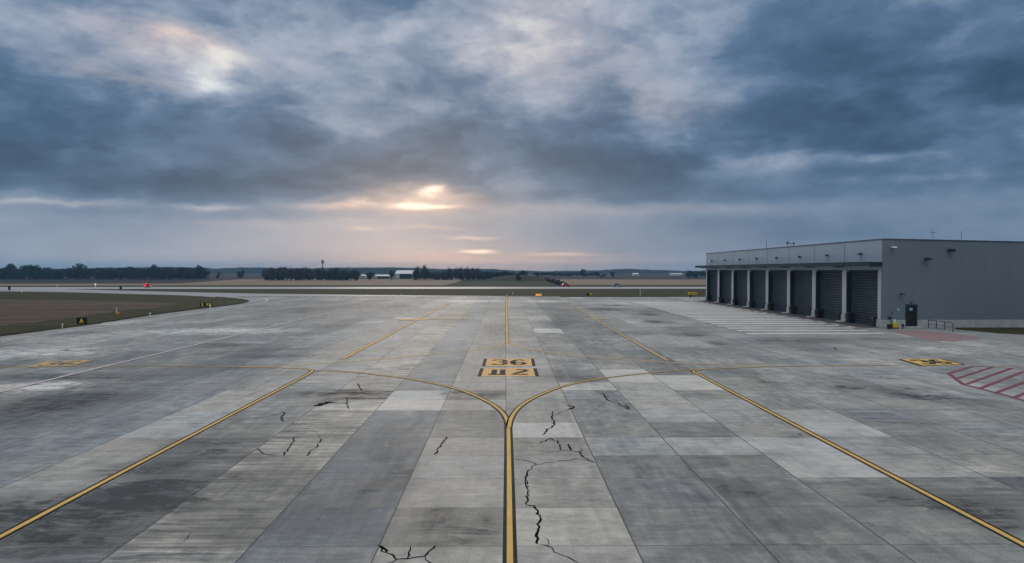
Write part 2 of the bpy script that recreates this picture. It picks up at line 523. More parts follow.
class MB:
    def __init__(self):
        self.v, self.f, self.mi = [], [], []
        self.m = 0

    def add(self, vs, fs):
        o = len(self.v)
        self.v += [tuple(x) for x in vs]
        for f in fs:
            self.f.append(tuple(i + o for i in f))
            self.mi.append(self.m)
        return self

    def box(self, x0, x1, y0, y1, z0, z1, bev=0.0):
        if bev <= 0:
            vs = [(x, y, z) for z in (z0, z1) for y in (y0, y1) for x in (x0, x1)]
            fs = [(0, 2, 3, 1), (4, 5, 7, 6), (0, 1, 5, 4), (2, 6, 7, 3), (0, 4, 6, 2), (1, 3, 7, 5)]
            return self.add(vs, fs)
        bm = bmesh.new()
        bmesh.ops.create_cube(bm, size=1)
        for v in bm.verts:
            v.co = Vector(((x0 + x1) / 2 + v.co.x * (x1 - x0), (y0 + y1) / 2 + v.co.y * (y1 - y0), (z0 + z1) / 2 + v.co.z * (z1 - z0)))
        bmesh.ops.bevel(bm, geom=list(bm.edges), offset=bev, segments=2, affect='EDGES', profile=.5)
        bm.verts.ensure_lookup_table()
        self.add([v.co for v in bm.verts], [[v.index for v in f.verts] for f in bm.faces])
        bm.free()
        return self

    def tube(self, a, b, r0, r1=None, n=8):
        r1 = r0 if r1 is None else r1
        a, b = Vector(a), Vector(b)
        d = (b - a).normalized()
        q = d.to_track_quat('Z', 'Y')
        vs = []
        for p, r in ((a, r0), (b, r1)):
            for i in range(n):
                t = 2 * math.pi * i / n
                vs.append(p + q @ Vector((r * math.cos(t), r * math.sin(t), 0)))
        fs = [(i, (i + 1) % n, n + (i + 1) % n, n + i) for i in range(n)]
        fs.append(tuple(range(n))[::-1])
        fs.append(tuple(range(n, 2 * n)))
        return self.add(vs, fs)

    def dome(self, c, r, n=10, k=4, sz=1.0):
        c = Vector(c)
        vs = []
        for j in range(k):
            e = math.pi / 2 * j / k
            for i in range(n):
                t = 2 * math.pi * i / n
                vs.append(c + Vector((r * math.cos(e) * math.cos(t), r * math.cos(e) * math.sin(t), r * sz * math.sin(e))))
        vs.append(c + Vector((0, 0, r * sz)))
        fs = []
        for j in range(k - 1):
            for i in range(n):
                fs.append((j * n + i, j * n + (i + 1) % n, (j + 1) * n + (i + 1) % n, (j + 1) * n + i))
        top = len(vs) - 1
        for i in range(n):
            fs.append(((k - 1) * n + i, (k - 1) * n + (i + 1) % n, top))
        return self.add(vs, fs)

    def prism(self, prof, axis, a, b):
        """closed profile (2D) extruded along axis 'x' or 'y'"""
        n = len(prof)
        vs = []
        for s in (a, b):
            for (p, q) in prof:
                vs.append((s, p, q) if axis == 'x' else (p, s, q))
        fs = [(i, (i + 1) % n, n + (i + 1) % n, n + i) for i in range(n)]
        fs += [tuple(range(n))[::-1], tuple(range(n, 2 * n))]
        return self.add(vs, fs)

    def poly(self, pts):
        return self.add(pts, [tuple(range(len(pts)))])

    def ribbon(self, pts, w, z, w1=None):
        """flat strip along ground points"""
        p = [Vector((q[0], q[1])) for q in pts]
        n = len(p)
        vs = []
        for i in range(n):
            d = (p[min(i + 1, n - 1)] - p[max(i - 1, 0)])
            if d.length < 1e-6:
                d = Vector((0, 1))
            d.normalize()
            nn = Vector((-d.y, d.x))
            ww = w if not isinstance(w, (list, tuple)) else w[i]
            vs.append((*(p[i] + nn * ww / 2), z))
            vs.append((*(p[i] - nn * ww / 2), z))
        fs = [(2 * i + 1, 2 * i + 3, 2 * i + 2, 2 * i) for i in range(n - 1)]
        return self.add(vs, fs)

    def build(self, name, mats, parent=None, loc=None):
        me = bpy.data.meshes.new(name)
        me.from_pydata(self.v, [], self.f)
        if not isinstance(mats, (list, tuple)):
            mats = [mats]
        for m in mats:
            me.materials.append(m)
        if len(mats) > 1:
            me.polygons.foreach_set('material_index', self.mi)
        me.update()
        o = bpy.data.objects.new(name, me)
        C.objects.link(o)
        if parent:
            o.parent = parent
        if loc is not None:
            o.location = loc
        return o


def struct(o, kind='structure'):
    o['kind'] = kind
    return o


def tag(o, label, cat, group=None):
    o['label'] = label
    o['category'] = cat
    if group:
        o['group'] = group
    return o


def thing(name, label, cat, loc=(0, 0, 0), rz=0, group=None):
    o = bpy.data.objects.new(name, None)
    C.objects.link(o)
    o.location = loc
    o.rotation_euler = (0, 0, rz)
    o.empty_display_size = .3
    return tag(o, label, cat, group)


def dup(root, loc, rz=0, scale=None, label=None, group=None):
    r = root.copy()
    C.objects.link(r)
    r.location = loc
    r.rotation_euler = (0, 0, rz)
    if scale:
        r.scale = scale
    if label:
        r['label'] = label
    if group:
        r['group'] = group
    for ch in list(root.children):
        c = ch.copy()
        C.objects.link(c)
        c.parent = r
        for g in ch.children:
            d = g.copy()
            C.objects.link(d)
            d.parent = c
    return r


def crom(pts, n=8):
    p = [Vector(q) for q in pts]
    p = [p[0] * 2 - p[1]] + p + [p[-1] * 2 - p[-2]]
    out = []
    for i in range(1, len(p) - 2):
        a, b, c, d = p[i - 1:i + 3]
        for k in range(n):
            t = k / n
            out.append(.5 * ((2 * b) + (c - a) * t + (2 * a - 5 * b + 4 * c - d) * t * t + (3 * b - a - 3 * c + d) * t ** 3))
    out.append(p[-2])
    return out


def gp(lst, z=0):
    return [G(u, v, z) for u, v in lst]


# ------------------------------------------------------------------ setting: ground sheets
def sheet(name, pts, z, mat):
    return struct(MB().poly([(p[0], p[1], z) for p in pts]).build(name, mat))


E = 3400
sheet('ground', [(-E, -60), (E, -60), (E, E), (-E, E)], -.10, M['grass'])
sheet('ploughed_field', gp([(-260, 285.2), (240, 284.4), (262, 280), (300, 279.0), (480, 279), (515, 277), (515, 273.2), (-260, 273.2)]), -.085, M['plough'])
sheet('stubble_field', gp([(-260, 286.2), (120, 285.4), (250, 285.0), (445, 285.0), (470, 279.0), (240, 279.2), (180, 283.2), (-260, 284.4)]), -.075, M['stubble'])
sheet('crop_field', gp([(448, 285.6), (562, 285.6), (528, 278.2), (466, 278.6)]), -.07, M['crop'])
sheet('stubble_field', gp([(566, 284.8), (900, 284.8), (900, 279.4), (533, 279.2)]), -.075, M['stubble'])
sheet('ploughed_field', gp([(535, 279.1), (900, 279.3), (900, 273.4), (520, 273.4)]), -.085, M['plough'])
yr0, yr1 = G(505, 288.6).y, G(505, 286.7).y
sheet('runway', [(-700, yr0 - 4), (520, yr0 + 2), (520, yr1 + 2), (-700, yr1 - 4)], -.05, M['runway'])
sheet('taxiway', gp([(560, 296.2), (450, 295.6), (350, 294.6), (250, 293.4), (170, 291.7), (100, 289.9), (60, 288.8), (-300, 287.2),
                     (-300, 293.5), (-40, 293.5), (150, 300), (250, 308), (560, 302)]), -.02, M['taxiway'])

# apron: one sheet of concrete slabs cast at different times -------------------------------
C0, C1, R0, R1 = -30, 34, -5, 57
NX, NY = 6, 5
TONE = {
    -1: {-2: .52, -1: .53, 0: .44, 1: .555, 2: .56, 3: .53, 4: .41, 5: .42, 6: .54, 7: .40, 8: .54, 9: .53, 10: .52},
    -2: {-2: .42, -1: .41, 0: .35, 1: .37, 2: .37, 3: .36, 4: .37, 5: .385, 6: .68, 7: .66, 8: .40, 9: .40, 10: .41, 11: .40},
    -3: {-2: .47, -1: .46, 0: .45, 1: .47, 2: .48, 3: .55, 4: .47, 5: .50, 6: .60, 7: .37, 8: .47, 9: .5, 10: .5},
    -4: {-2: .42, -1: .38, 0: .35, 1: .34, 2: .34, 3: .39, 4: .43, 5: .46, 6: .48, 7: .47},
    -5: {-2: .42, -1: .40, 0: .38, 1: .50, 2: .49, 3: .50, 4: .57, 5: .57, 6: .56, 7: .56, 8: .54, 9: .54},
    -6: {0: .43, 1: .42, 2: .43, 3: .44, 4: .45, 5: .44, 6: .46, 7: .44, 8: .43, 9: .47},
    -7: {1: .42, 2: .42, 3: .43, 4: .44, 5: .42, 6: .41, 7: .42, 8: .43},
    -8: {3: .41, 4: .40, 5: .39, 6: .38, 7: .39, 8: .42, 9: .44},
    0: {-2: .56, -1: .56, 0: .58, 1: .51, 2: .52, 3: .47, 4: .68, 5: .53, 6: .52, 7: .53, 8: .53, 9: .54, 10: .52},
    1: {-2: .42, -1: .43, 0: .42, 1: .43, 2: .42, 3: .545, 4: .47, 5: .47, 6: .44, 7: .45, 8: .66, 9: .42, 10: .43, 11: .52, 21: .74, 22: .74},
    2: {-2: .44, -1: .44, 0: .43, 1: .42, 2: .43, 3: .585, 4: .39, 5: .565, 6: .57, 7: .56, 8: .55, 9: .67, 10: .66, 11: .5},
    3: {-2: .46, -1: .46, 0: .455, 1: .41, 2: .64, 3: .62, 4: .53, 5: .55, 6: .57, 7: .47, 8: .66, 9: .66},
    4: {-1: .41, 0: .40, 1: .35, 2: .53, 3: .52, 4: .62, 5: .60, 6: .50, 7: .52},
    5: {-1: .27, 0: .25, 1: .25, 2: .54, 3: .50, 4: .47, 5: .48, 6: .5},
    6: {0: .36, 1: .36, 2: .62, 3: .46, 4: .45, 5: .47},
    7: {1: .40, 2: .58, 3: .48, 4: .42, 5: .46},
}
WARMC = {-1: .85, 0: .8, -2: .05, -3: .8, -4: .35, -5: .5, -6: .1, -7: .1, 1: .45, 2: .55, 3: .5, 4: .45, 5: .45}
STREAK = {-3: 1.7, -4: .8, 0: .2, -1: .2, -2: .35}
STAINS_SHEEN = [  # u, v, ru, rv (px), strength (<0 = pale)
    (112, 497, 46, 13, 1.0), (150, 486, 34, 10, .8), (70, 478, 0.1, 0.1, 0), (60, 520, 80, 18, .7), (40, 545, 70, 16, .6), (180, 500, 60, 14, .5), (130, 470, 40, 7, .5), (220, 440, 50, 6, .35), (215, 478, 40, 6, .45), (10, 512, 40, 10, .5), (270, 475, 50, 12, .22), (240, 530, 50, 14, .22), (300, 440, 40, 5, .22), (400, 455, 50, 14, .2), (330, 520, 60, 20, .2),
    (205, 452, 32, 7, .5), (250, 457, 30, 5, .4), (20, 500, 40, 9, .5), (120, 545, 40, 12, .25), (170, 465, 24, 5, .5),
    (450, 535, 45, 12, .5), (440, 515, 20, 10, .55), (490, 520, 10, 18, .4), (395, 480, 28, 14, .30), (370, 495, 20, 12, .3), (407, 432, 10, 3, .4),
    (462, 395, 30, 4, .75), (495, 393, 14, 4, .3),
    (345, 393, 42, 3.6, .85), (365, 397, 24, 3, .7), (330, 402, 14, 2.5, .8), (300, 395, 25, 3, .3),
    (60, 402, 55, 7, .65), (25, 415, 60, 10, .45), (105, 396, 45, 4, .5), (30, 377, 70, 4, .5), (120, 377, 90, 4, .3), (190, 368, 60, 5, .22),
    (270, 356, 45, 2, .55), (215, 346, 24, 2, .5), (225, 344, 34, 1.5, .4), (290, 349, 60, 1.2, .35), (330, 325, 40, 2.5, .3),
    (300, 310, 50, 4, .35), (380, 306, 60, 3, .35), (330, 302, 50, 2, .3),
    (570, 378, 34, 4, .4), (555, 325, 12, 4, .5), (563, 320, 10, 5, .4), (604, 309, 18, 1.8, .75), (612, 305.5, 12, 1, .6), (640, 312, 30, 3, .3),
    (650, 314.5, 9, 1.1, .9), (652, 321.6, 10, 1.2, 1.1), (691, 335, 15, 1.5, .85), (715, 343, 10, 2, .7), (640, 333, 40, 2, .3),
    (690, 328, 30, 3, .25), (764, 380, 11, 6, .45), (740, 372, 30, 3, .3), (850, 388, 7, 1.1, 1.1), (838, 386.5, 6, .9, .9), (846, 391, 5, 1, .7),
    (925, 396, 32, 3.6, 1.0), (890, 388, 50, 4, .5), (870, 378, 40, 3.5, .4), (960, 402, 40, 4, .35), (870, 412, 50, 6, .35), (900, 422, 60, 5, .35),
    (925, 440, 40, 5, .3), (960, 505, 60, 14, .45), (900, 495, 50, 8, .35), (1000, 520, 40, 14, .35), (760, 495, 40, 8, .35), (730, 487, 20, 6, .45),
    (800, 520, 50, 10, .2), (865, 510, 30, 7, .2), (770, 455, 30, 4, .3), (800, 436, 30, 4, .35),
    (790, 340, 60, 3, .4), (770, 345, 50, 5, .25), (830, 350, 40, 3, .25), (720, 332, 40, 2, .3), (860, 339, 60, 2, .3), (700, 350, 40, 3, .2),
    (560, 350, 60, 4, .15), (530, 309, 40, 3, .25), (430, 310, 40, 2, .2), (575, 341, 14, 3, .25),
    # pale: worn or patched spots, and the left taxiway's sheen put into colour
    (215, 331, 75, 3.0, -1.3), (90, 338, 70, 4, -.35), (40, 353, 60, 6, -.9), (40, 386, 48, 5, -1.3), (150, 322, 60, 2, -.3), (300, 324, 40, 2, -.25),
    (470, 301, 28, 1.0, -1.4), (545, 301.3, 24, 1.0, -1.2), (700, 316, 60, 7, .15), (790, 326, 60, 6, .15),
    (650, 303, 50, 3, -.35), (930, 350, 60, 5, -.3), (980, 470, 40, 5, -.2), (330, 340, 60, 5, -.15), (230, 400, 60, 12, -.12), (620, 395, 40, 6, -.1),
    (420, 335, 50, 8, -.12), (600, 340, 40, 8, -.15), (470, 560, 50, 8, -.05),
]


def apron():
    nx, ny = (C1 - C0) * NX, (R1 - R0) * NY
    xs = OX + SX * (C0 + np.arange(nx + 1) / NX)
    ys = OY + SY * (R0 + np.arange(ny + 1) / NY)
    X, Y = np.meshgrid(xs, ys)
    verts = np.stack([X.ravel(), Y.ravel(), np.zeros(X.size)], 1)
    i, j = np.meshgrid(np.arange(nx), np.arange(ny))
    a = (j * (nx + 1) + i).ravel()
    faces = np.stack([a, a + 1, a + nx + 2, a + nx + 1], 1)
    me = bpy.data.meshes.new('apron')
    me.vertices.add(len(verts))
    me.vertices.foreach_set('co', verts.ravel())
    nf = len(faces)
    me.loops.add(nf * 4)
    me.loops.foreach_set('vertex_index', faces.ravel().astype(np.int32))
    me.polygons.add(nf)
    me.polygons.foreach_set('loop_start', np.arange(nf, dtype=np.int32) * 4)
    me.update(calc_edges=True)
    # slab tones
    rs = np.random.RandomState(21)
    nc, nr = C1 - C0, R1 - R0
    col_t = .475 + .035 * rs.randn(nc)
    tone = np.zeros((nr, nc))
    warm = np.zeros((nr, nc))
    strk = np.zeros((nr, nc))
    for c in range(nc):
        cc = c + C0
        cur = col_t[c]
        run = 0
        for r in range(nr):
            rr = r + R0
            if run <= 0:
                cur = col_t[c] + (.022 if abs(cc) > 9 or rr > 13 else .036) * rs.randn()
                if rs.rand() < .06 and abs(cc) < 9:
                    cur += .10
                run = rs.choice([1, 1, 2, 3, 4])
            run -= 1
            v = TONE.get(cc, {}).get(rr)
            if v is None:
                v = min(max(cur, .36), .66) + .012 * rs.randn()
            if cc < -6:
                v -= .02
            if v < .5:
                v = .5 - (.5 - v) * (.74 if cc > 0 else .86)
            tone[r, c] = v
            warm[r, c] = min(1, max(0, WARMC.get(cc, .38) + .15 * rs.randn()))
            strk[r, c] = STREAK.get(cc, .12 + .25 * rs.rand())
    fi, fj = i.ravel() // NX, j.ravel() // NY
    colv = np.stack([tone[fj, fi], warm[fj, fi], strk[fj, fi], np.ones(nf)], 1)
    ca = me.color_attributes.new('slab', 'FLOAT_COLOR', 'CORNER')
    ca.data.foreach_set('color', np.repeat(colv, 4, 0).ravel())
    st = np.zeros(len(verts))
    for (u, v, ru, rv, s) in STAINS_SHEEN:
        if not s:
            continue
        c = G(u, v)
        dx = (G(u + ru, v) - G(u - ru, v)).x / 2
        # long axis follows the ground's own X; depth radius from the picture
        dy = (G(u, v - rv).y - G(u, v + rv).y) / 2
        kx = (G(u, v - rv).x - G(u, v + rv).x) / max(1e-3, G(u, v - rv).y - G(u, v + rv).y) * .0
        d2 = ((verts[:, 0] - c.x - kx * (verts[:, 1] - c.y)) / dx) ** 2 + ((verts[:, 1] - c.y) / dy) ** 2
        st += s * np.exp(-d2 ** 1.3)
    at = me.attributes.new('stain_sheen', 'FLOAT', 'POINT')
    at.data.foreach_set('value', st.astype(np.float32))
    me.materials.append(M['concrete'])
    o = bpy.data.objects.new('apron', me)
    C.objects.link(o)
    return struct(o)


apron()

# grass island on the left, bare soil inside it, grass by the building's end wall
isl = [(-300, 289.5), (-100, 290.6), (0, 291.4), (60, 292.2), (130, 294), (180, 295.4), (215, 297.2), (238, 299.4), (247.5, 301.6), (240, 304), (215, 307.2),
       (180, 311.4), (130, 318.6), (90, 325), (40, 331.4), (0, 336.6), (-60, 344), (-220, 364)]
ipts = crom(gp(isl), 5)
jj = random.Random(3)
ipts = [p + Vector((jj.uniform(-.18, .18), jj.uniform(-.25, .25), 0)) for p in ipts]
sheet('grass_island', ipts, .03, M['verge'])
soil = crom(gp([(-300, 296.5), (0, 299.6), (90, 300.6), (140, 302), (176, 304.2), (150, 308.2), (120, 311.2), (80, 317), (40, 321.8), (0, 326.2), (-60, 334), (-300, 360)]), 6)
soil = [p + Vector((jj.uniform(-.5, .5), jj.uniform(-.9, .9), 0)) for p in soil]
sheet('bare_soil', soil, .036, M['bare_soil'])
sheet('grass_strip', gp([(955, 329.4), (1000, 333.5), (1100, 338), (1200, 338), (1200, 327.2), (955, 327.2)]), .03, M['verge'])

# hills on the horizon: wooded ridge
def hills():
    prof = [(-300, 268), (-100, 267.6), (0, 268.4), (50, 268.8), (100, 267.6), (150, 267.0), (200, 267.2), (215, 268.6), (245, 267.2), (300, 268.2), (350, 267.4),
            (400, 267.6), (440, 269), (490, 268.8), (505, 270.0), (530, 270.9), (560, 271.0), (600, 270.2), (620, 268.9), (640, 269.4), (660, 269.8), (682, 271), (705, 270.5),
            (800, 270.4), (1024, 270.6), (1400, 269)]
    rr = random.Random(8)
    us = np.arange(-300, 1400, .8)
    pv = np.interp(us, [p[0] for p in prof], [p[1] for p in prof])
    vs, fs = [], []
    jit = 0
    for k, (u, v) in enumerate(zip(us, pv)):
        jit = .75 * jit + rr.uniform(-.22, .22)
        Yd = 1350
        t = P(u, v + jit, Yd)
        b = Vector((t.x, Yd - 60, -.5))
        bk = Vector((t.x * 1.25, Yd * 1.25, -.5))
        m = Vector((t.x, Yd - 25, max(.2, t.z * .75)))
        vs += [b, m, t, bk]
    n = len(us)
    for k in range(n - 1):
        for q in range(3):
            fs.append((4 * k + q, 4 * k + 4 + q, 4 * k + 5 + q, 4 * k + 1 + q))
    return struct(MB().add(vs, fs).build('hills', M['hill']))


hills()


def mound():
    c = G(527, 281.2)
    vs, fs = [], []
    n, m = 40, 16
    rr = random.Random(6)
    for j in range(m + 1):
        for i in range(n + 1):
            x, y = -1 + 2 * i / n, -1 + 2 * j / m
            k = max(0, 1 - x * x * abs(x) ** .5) ** 1.5 * max(0, 1 - y * y) ** 1.5
            vs.append((c.x - 4 + x * 24, c.y + 40 + y * 34, -.09 + k * 3.6 + k * rr.uniform(-.12, .12)))
    for j in range(m):
        for i in range(n):
            a = j * (n + 1) + i
            fs.append((a, a + 1, a + n + 2, a + n + 1))
    struct(MB().add(vs, fs).build('mound', M['crop']))


mound()

# ------------------------------------------------------------------ painted markings
def line(name, pts, wy, wb=0, n=8, mats=('yellow', 'black'), z=.008, smooth=True):
    g = gp(pts)
    g = crom(g, n) if smooth else g
    b = MB()
    if wb:
        b.m = 1
        b.ribbon(g, wb, z - .004)
    b.m = 0
    b.ribbon(g, wy, z)
    return struct(b.build(name, [M[mats[0]], M[mats[1]]] if wb else M[mats[0]]))


YW, BW = .155, .36
line('taxi_line', [(510.6, 600), (510, 563), (509.4, 500), (508.8, 450), (508.2, 420)], YW, BW, mats=('yellow', 'black'))
line('taxi_line', [(508.6, 428), (506.2, 418.5), (499.5, 409.8), (488, 402), (471, 394), (449.5, 387), (425, 381.8), (402.5, 378), (361.5, 373), (331, 370.9), (316, 370.8)], .16, .34, z=.0165)
line('taxi_line', [(508.8, 428), (511.2, 418.5), (517.5, 409.2), (526, 402.5), (539, 395.6), (562.5, 386.6), (597.6, 379.2), (646.5, 373.4), (691, 370), (740, 367.8), (800, 366), (860, 365.6), (900, 365.8)], .16, .32, z=.0205)
line('taxi_line', [(-160, 622), (0, 537), (150, 457.6), (280, 389), (303, 377), (311, 372.2), (312, 370.4), (304, 369), (280, 368), (200, 366.4), (100, 366), (0, 367), (-80, 367.5)], .165, .36, z=.0125)
line('taxi_line', [(1180, 627), (1024, 545), (880, 469.6), (760, 406.8), (712, 381.4), (700, 375), (694.5, 372.6), (693.5, 371.2), (700, 370.2)], .165, .36, z=.0125)
FY, FB = ('yellow_far', 'black_far'), ('yellow', 'black_far')
line('taxi_line', [(507.2, 343), (507.0, 330), (506.6, 315), (506.4, 297)], .24, .42, mats=FB, z=.0165)
line('taxi_line', [(507.2, 341), (500, 345.2), (485, 348.8), (455, 352.2), (420, 355.6), (385, 359), (345, 362), (300, 365), (240, 366.6)], .34, 0, mats=FY, z=.0085)
line('taxi_line', [(507.2, 341), (515, 346), (532, 349.5), (560, 353.6), (590, 356.8), (625, 359.4), (665, 362), (720, 364.2), (770, 366.2)], .34, 0, mats=FY, z=.0085)
line('taxi_line', [(343, 359), (378, 340.6), (415, 321.2), (450, 303.2)], .30, .42, mats=FB, z=.0245)
line('taxi_line', [(398, 320), (415, 319.6), (428, 319.4)], 2.4, 0, mats=('yellow', 'black'), z=.0285, smooth=False)
line('taxi_line', [(428, 319.4), (450, 319.4), (466, 319.6)], 1.1, 0, mats=FY, z=.0285, smooth=False)
line('taxi_line', [(440, 315), (472, 314.8)], 1.1, 0, mats=FY, z=.0285, smooth=False)
line('taxi_line', [(668, 361), (650, 350.8), (625, 336.4), (600, 322.4), (585, 313), (566, 303)], .28, .46, mats=FY, z=.0245)
line('taxi_line', [(587, 318.6), (611, 318.9)], 1.6, 0, mats=FY, z=.0285, smooth=False)
line('edge_line', [(-120, 423), (0, 392.4), (120, 363), (250, 332), (330, 312.6), (392, 298)], .27, 0, mats=('pink', 'black'), z=.0325)
line('edge_line', [(-60, 349), (0, 341.2), (60, 333), (120, 325), (200, 312.8), (243, 306), (262, 302.6), (267, 300), (262, 298), (240, 296)], .34, 0, mats=('pink', 'black'), z=.0325)

# painted location boxes: yellow panel, black side bars and black characters built from strokes
GLYPH = {
    '3': [[(.08, .84), (.3, .98), (.68, .98), (.9, .8), (.86, .6), (.5, .52), (.88, .42), (.92, .2), (.68, .03), (.3, .03), (.08, .17)]],
    '6': [[(.86, .86), (.6, .98), (.3, .9), (.1, .6), (.1, .3), (.3, .05), (.68, .05), (.9, .25), (.75, .46), (.4, .48), (.12, .34)]],
    'U': [[(.0, .06), (1.0, .06)], [(.32, .06), (.32, .96)], [(.8, .06), (.8, .96)]],
    '2': [[(.35, .9), (.8, .95), (.92, .75), (.5, .42), (.1, .1), (.95, .1)]],
    'A': [[(.05, .0), (.5, 1.0), (.95, .0)], [(.25, .38), (.75, .38)]],
    'B': [[(.1, 0), (.1, 1), (.6, .95), (.72, .75), (.55, .53), (.1, .52)], [(.55, .53), (.85, .38), (.85, .14), (.6, .03), (.1, .02)]],
    'M': [[(.06, 0), (.1, 1), (.5, .35), (.9, 1), (.94, 0)]],
}


def location_box(corners, chars, z=.012, mats=('yellow_panel', 'black'), sw=.10, bars=True):
    """corners: far-left, far-right, near-right, near-left ground points"""
    a, b, c, d = [Vector((p.x, p.y)) for p in corners]

    def q(s, t):
        lo, hi = d.lerp(c, s), a.lerp(b, s)
        return lo.lerp(hi, t)
    mb = MB()
    mb.m = 0
    mb.poly([(*q(.045, 0), z), (*q(.955, 0), z), (*q(.955, 1), z), (*q(.045, 1), z)])
    mb.m = 1
    if bars:
        mb.poly([(*q(-.02, -.0), z), (*q(.042, 0), z), (*q(.042, 1), z), (*q(-.02, 1), z)])
        mb.poly([(*q(.958, 0), z), (*q(1.02, 0), z), (*q(1.02, 1), z), (*q(.958, 1), z)])
    n = len(chars)
    k = 0
    for i, ch in enumerate(chars):
        s0, s1 = .12 + .78 * i / n + .03, .12 + .78 * (i + 1) / n - .05
        for st in GLYPH[ch]:
            pts = [q(s0 + (s1 - s0) * x, .16 + .68 * y) for x, y in st]
            k += 1
            mb.ribbon(pts, (b - a).length * sw, z + .004 + .0012 * k)
    return struct(mb.build('location_marking', [M[mats[0]], M[mats[1]]]))


location_box(gp([(485, 358.8), (533, 358.8), (534.5, 366.2), (483, 366.2)]), '36')
location_box(gp([(481.5, 368.4), (535.5, 368.4), (538, 376.4), (478.5, 376.4)]), 'U2')
location_box(gp([(46, 361.4), (96, 360.2), (72, 366.6), (24, 367.6)]), '36', mats=('yellow_far', 'black_far'), z=.0365, bars=False)
location_box(gp([(899, 359.6), (941, 359.4), (965, 364.6), (921, 366)]), '36', mats=('yellow', 'black'), z=.0365, sw=.13)

# red hatched no-parking area at the right
def hatch():
    mb = MB()
    out = gp([(1100, 367.8), (972, 366.6), (948.5, 373.6), (963.5, 384.6), (1000, 394), (1024, 400.6), (1100, 422)])
    mb.ribbon(out[1:], .28, .012)
    mb.ribbon(out[:2], .14, .0125)
    for k, (a, b) in enumerate([((957.5, 378.4), (993, 367)), ((966, 384.4), (1012, 368.2)), ((979, 389), (1024, 371.6)), ((995.5, 393), (1040, 376.6)), ((1013, 398), (1060, 380)),
                                ((1030, 403), (1080, 384))]):
        mb.ribbon(gp([a, b]), .26, .0135 + .0008 * k)
    return struct(mb.build('hatched_marking', M['red']))


hatch()

# ------------------------------------------------------------------ warehouse
BC = G(881, 327.5)
FXB = BC.x                                   # facade plane
Y0 = BC.y
BAY = 9.05
NB_ = 8
Y1 = Y0 + NB_ * BAY
HT = 10.68
SLOPE = .0205
XR = FXB + 42

# white bars of the loading zone
for k in range(23):
    y = 75.0 + 3.4 * k
    b = MB()
    x0, x1 = FXB - 19.3 + .06 * k, FXB - 3.9
    b.ribbon([(x0 + .3 * rnd.random(), y), ((x0 + x1) / 2, y + rnd.uniform(-.03, .03)), (x1, y)], .95 if k < 4 else 1.4, .012)
    struct(b.build('loading_zone_bar', M['white']))
b = MB()
for k in range(40):
    y = Y0 - 2 + 2.0 * k
    b.m = k % 2
    b.ribbon([(FXB - 3.15, y), (FXB - 3.15, y + 1.9)], .42, .012)
struct(b.build('kerb_line', [M['red_faded'], M['white']]))
sheet('dock_apron', [(FXB - 2.7, Y0 - .5), (FXB + .9, Y0 - .5), (FXB + .9, Y1 + .5), (FXB - 2.7, Y1 + .5)], .006, M['asphalt'])
sheet('red_marking', gp([(884, 330), (930, 331.6), (960, 334.4), (985, 338.2), (955, 341.4), (930, 340.8), (908, 335.6)]), .012, M['red_faded'])

wh = thing('warehouse', 'long grey flat-roofed warehouse with eight dark roller doors facing the apron', 'warehouse', (FXB, Y0, 0))


def wpart(name, b, mat, parent=None, label=None):
    o = b.build(name, mat, parent or wh)
    if label:
        o['label'] = label
    return o


L = Y1 - Y0
RD = .8   # door recess
# fascia above the doors (local coordinates: x into the building, y along the facade)
fb = MB()
fb.box(0, .3, .0, L, 7.0, HT)
wpart('fascia', fb, M['fascia'])
sb = MB()
for k in range(1, NB_):
    sb.box(-.012, .0, k * BAY - .05, k * BAY + .05, 7.95, HT - .16)
wpart('fascia_seam', sb, M['seam'])['kind'] = 'stuff'
# end wall facing the camera, rib lines as geometry
eb = MB()
eb.prism([(0, .95), (XR - FXB, .95), (XR - FXB, HT - SLOPE * (XR - FXB)), (0, HT)], 'y', -.30, 0)
wpart('end_wall', eb, M['endwall'])
rb = MB()
xx = .9
while xx < XR - FXB:
    rb.box(xx, xx + .035, -.312, -.30, .95, HT - .16 - SLOPE * xx)
    xx += 2.9
wpart('wall_seam', rb, M['endwall'])['kind'] = 'stuff'
# back side, far wall, roof, core
bb = MB()
bb.box(.3, XR - FXB, L - .3, L, 0, HT - 1.1)
bb.box(XR - FXB - .3, XR - FXB, 0, L - .3, 0, HT - 1.1)
wpart('rear_wall', bb, M['endwall'])
wpart('roof', MB().box(.3, XR - FXB - .3, .0, L - .3, HT - 1.6, HT - 1.3), M['roof'])
cp = MB()
cp.box(-.06, .34, -.36, L + .06, HT, HT + .14)
cp.prism([(.341, HT - .004), (XR - FXB + .06, HT - SLOPE * (XR - FXB)), (XR - FXB + .06, HT + .14 - SLOPE * (XR - FXB)), (.341, HT + .136)], 'y', -.36, .06)
wpart('parapet_cap', cp, M['cap'])
pb = MB()
xx = .5
for (a_, b_) in ((.5, 2.82), (4.22, 11.4), (11.43, 18.4), (18.43, 40)):
    pb.box(a_ + .006, b_, -.36, 0, 0, .95, .015)
wpart('plinth', pb, M['plinth'])
# wall core behind doors
wpart('lintel', MB().box(.3, .8, 0, L, 6.75, 7.6), M['dark'])  # the shadow under the lintel is put into its dark colour
# canopy
cb = MB()
cb.box(-1.5, -.003, -.2, L + 3.4, 7.62, 7.98, .03)
cb.box(-1.54, -1.5, -.24, L + 3.44, 7.5, 8.02)
wpart('canopy', cb, M['canopy'])
br = MB()
for k in range(NB_ + 1):
    y = min(max(k * BAY, .1), L - .1)
    br.box(-1.4, -.003, y - .06, y + .06, 7.38, 7.62)
wpart('canopy_bracket', br, M['cap'])['kind'] = 'stuff'

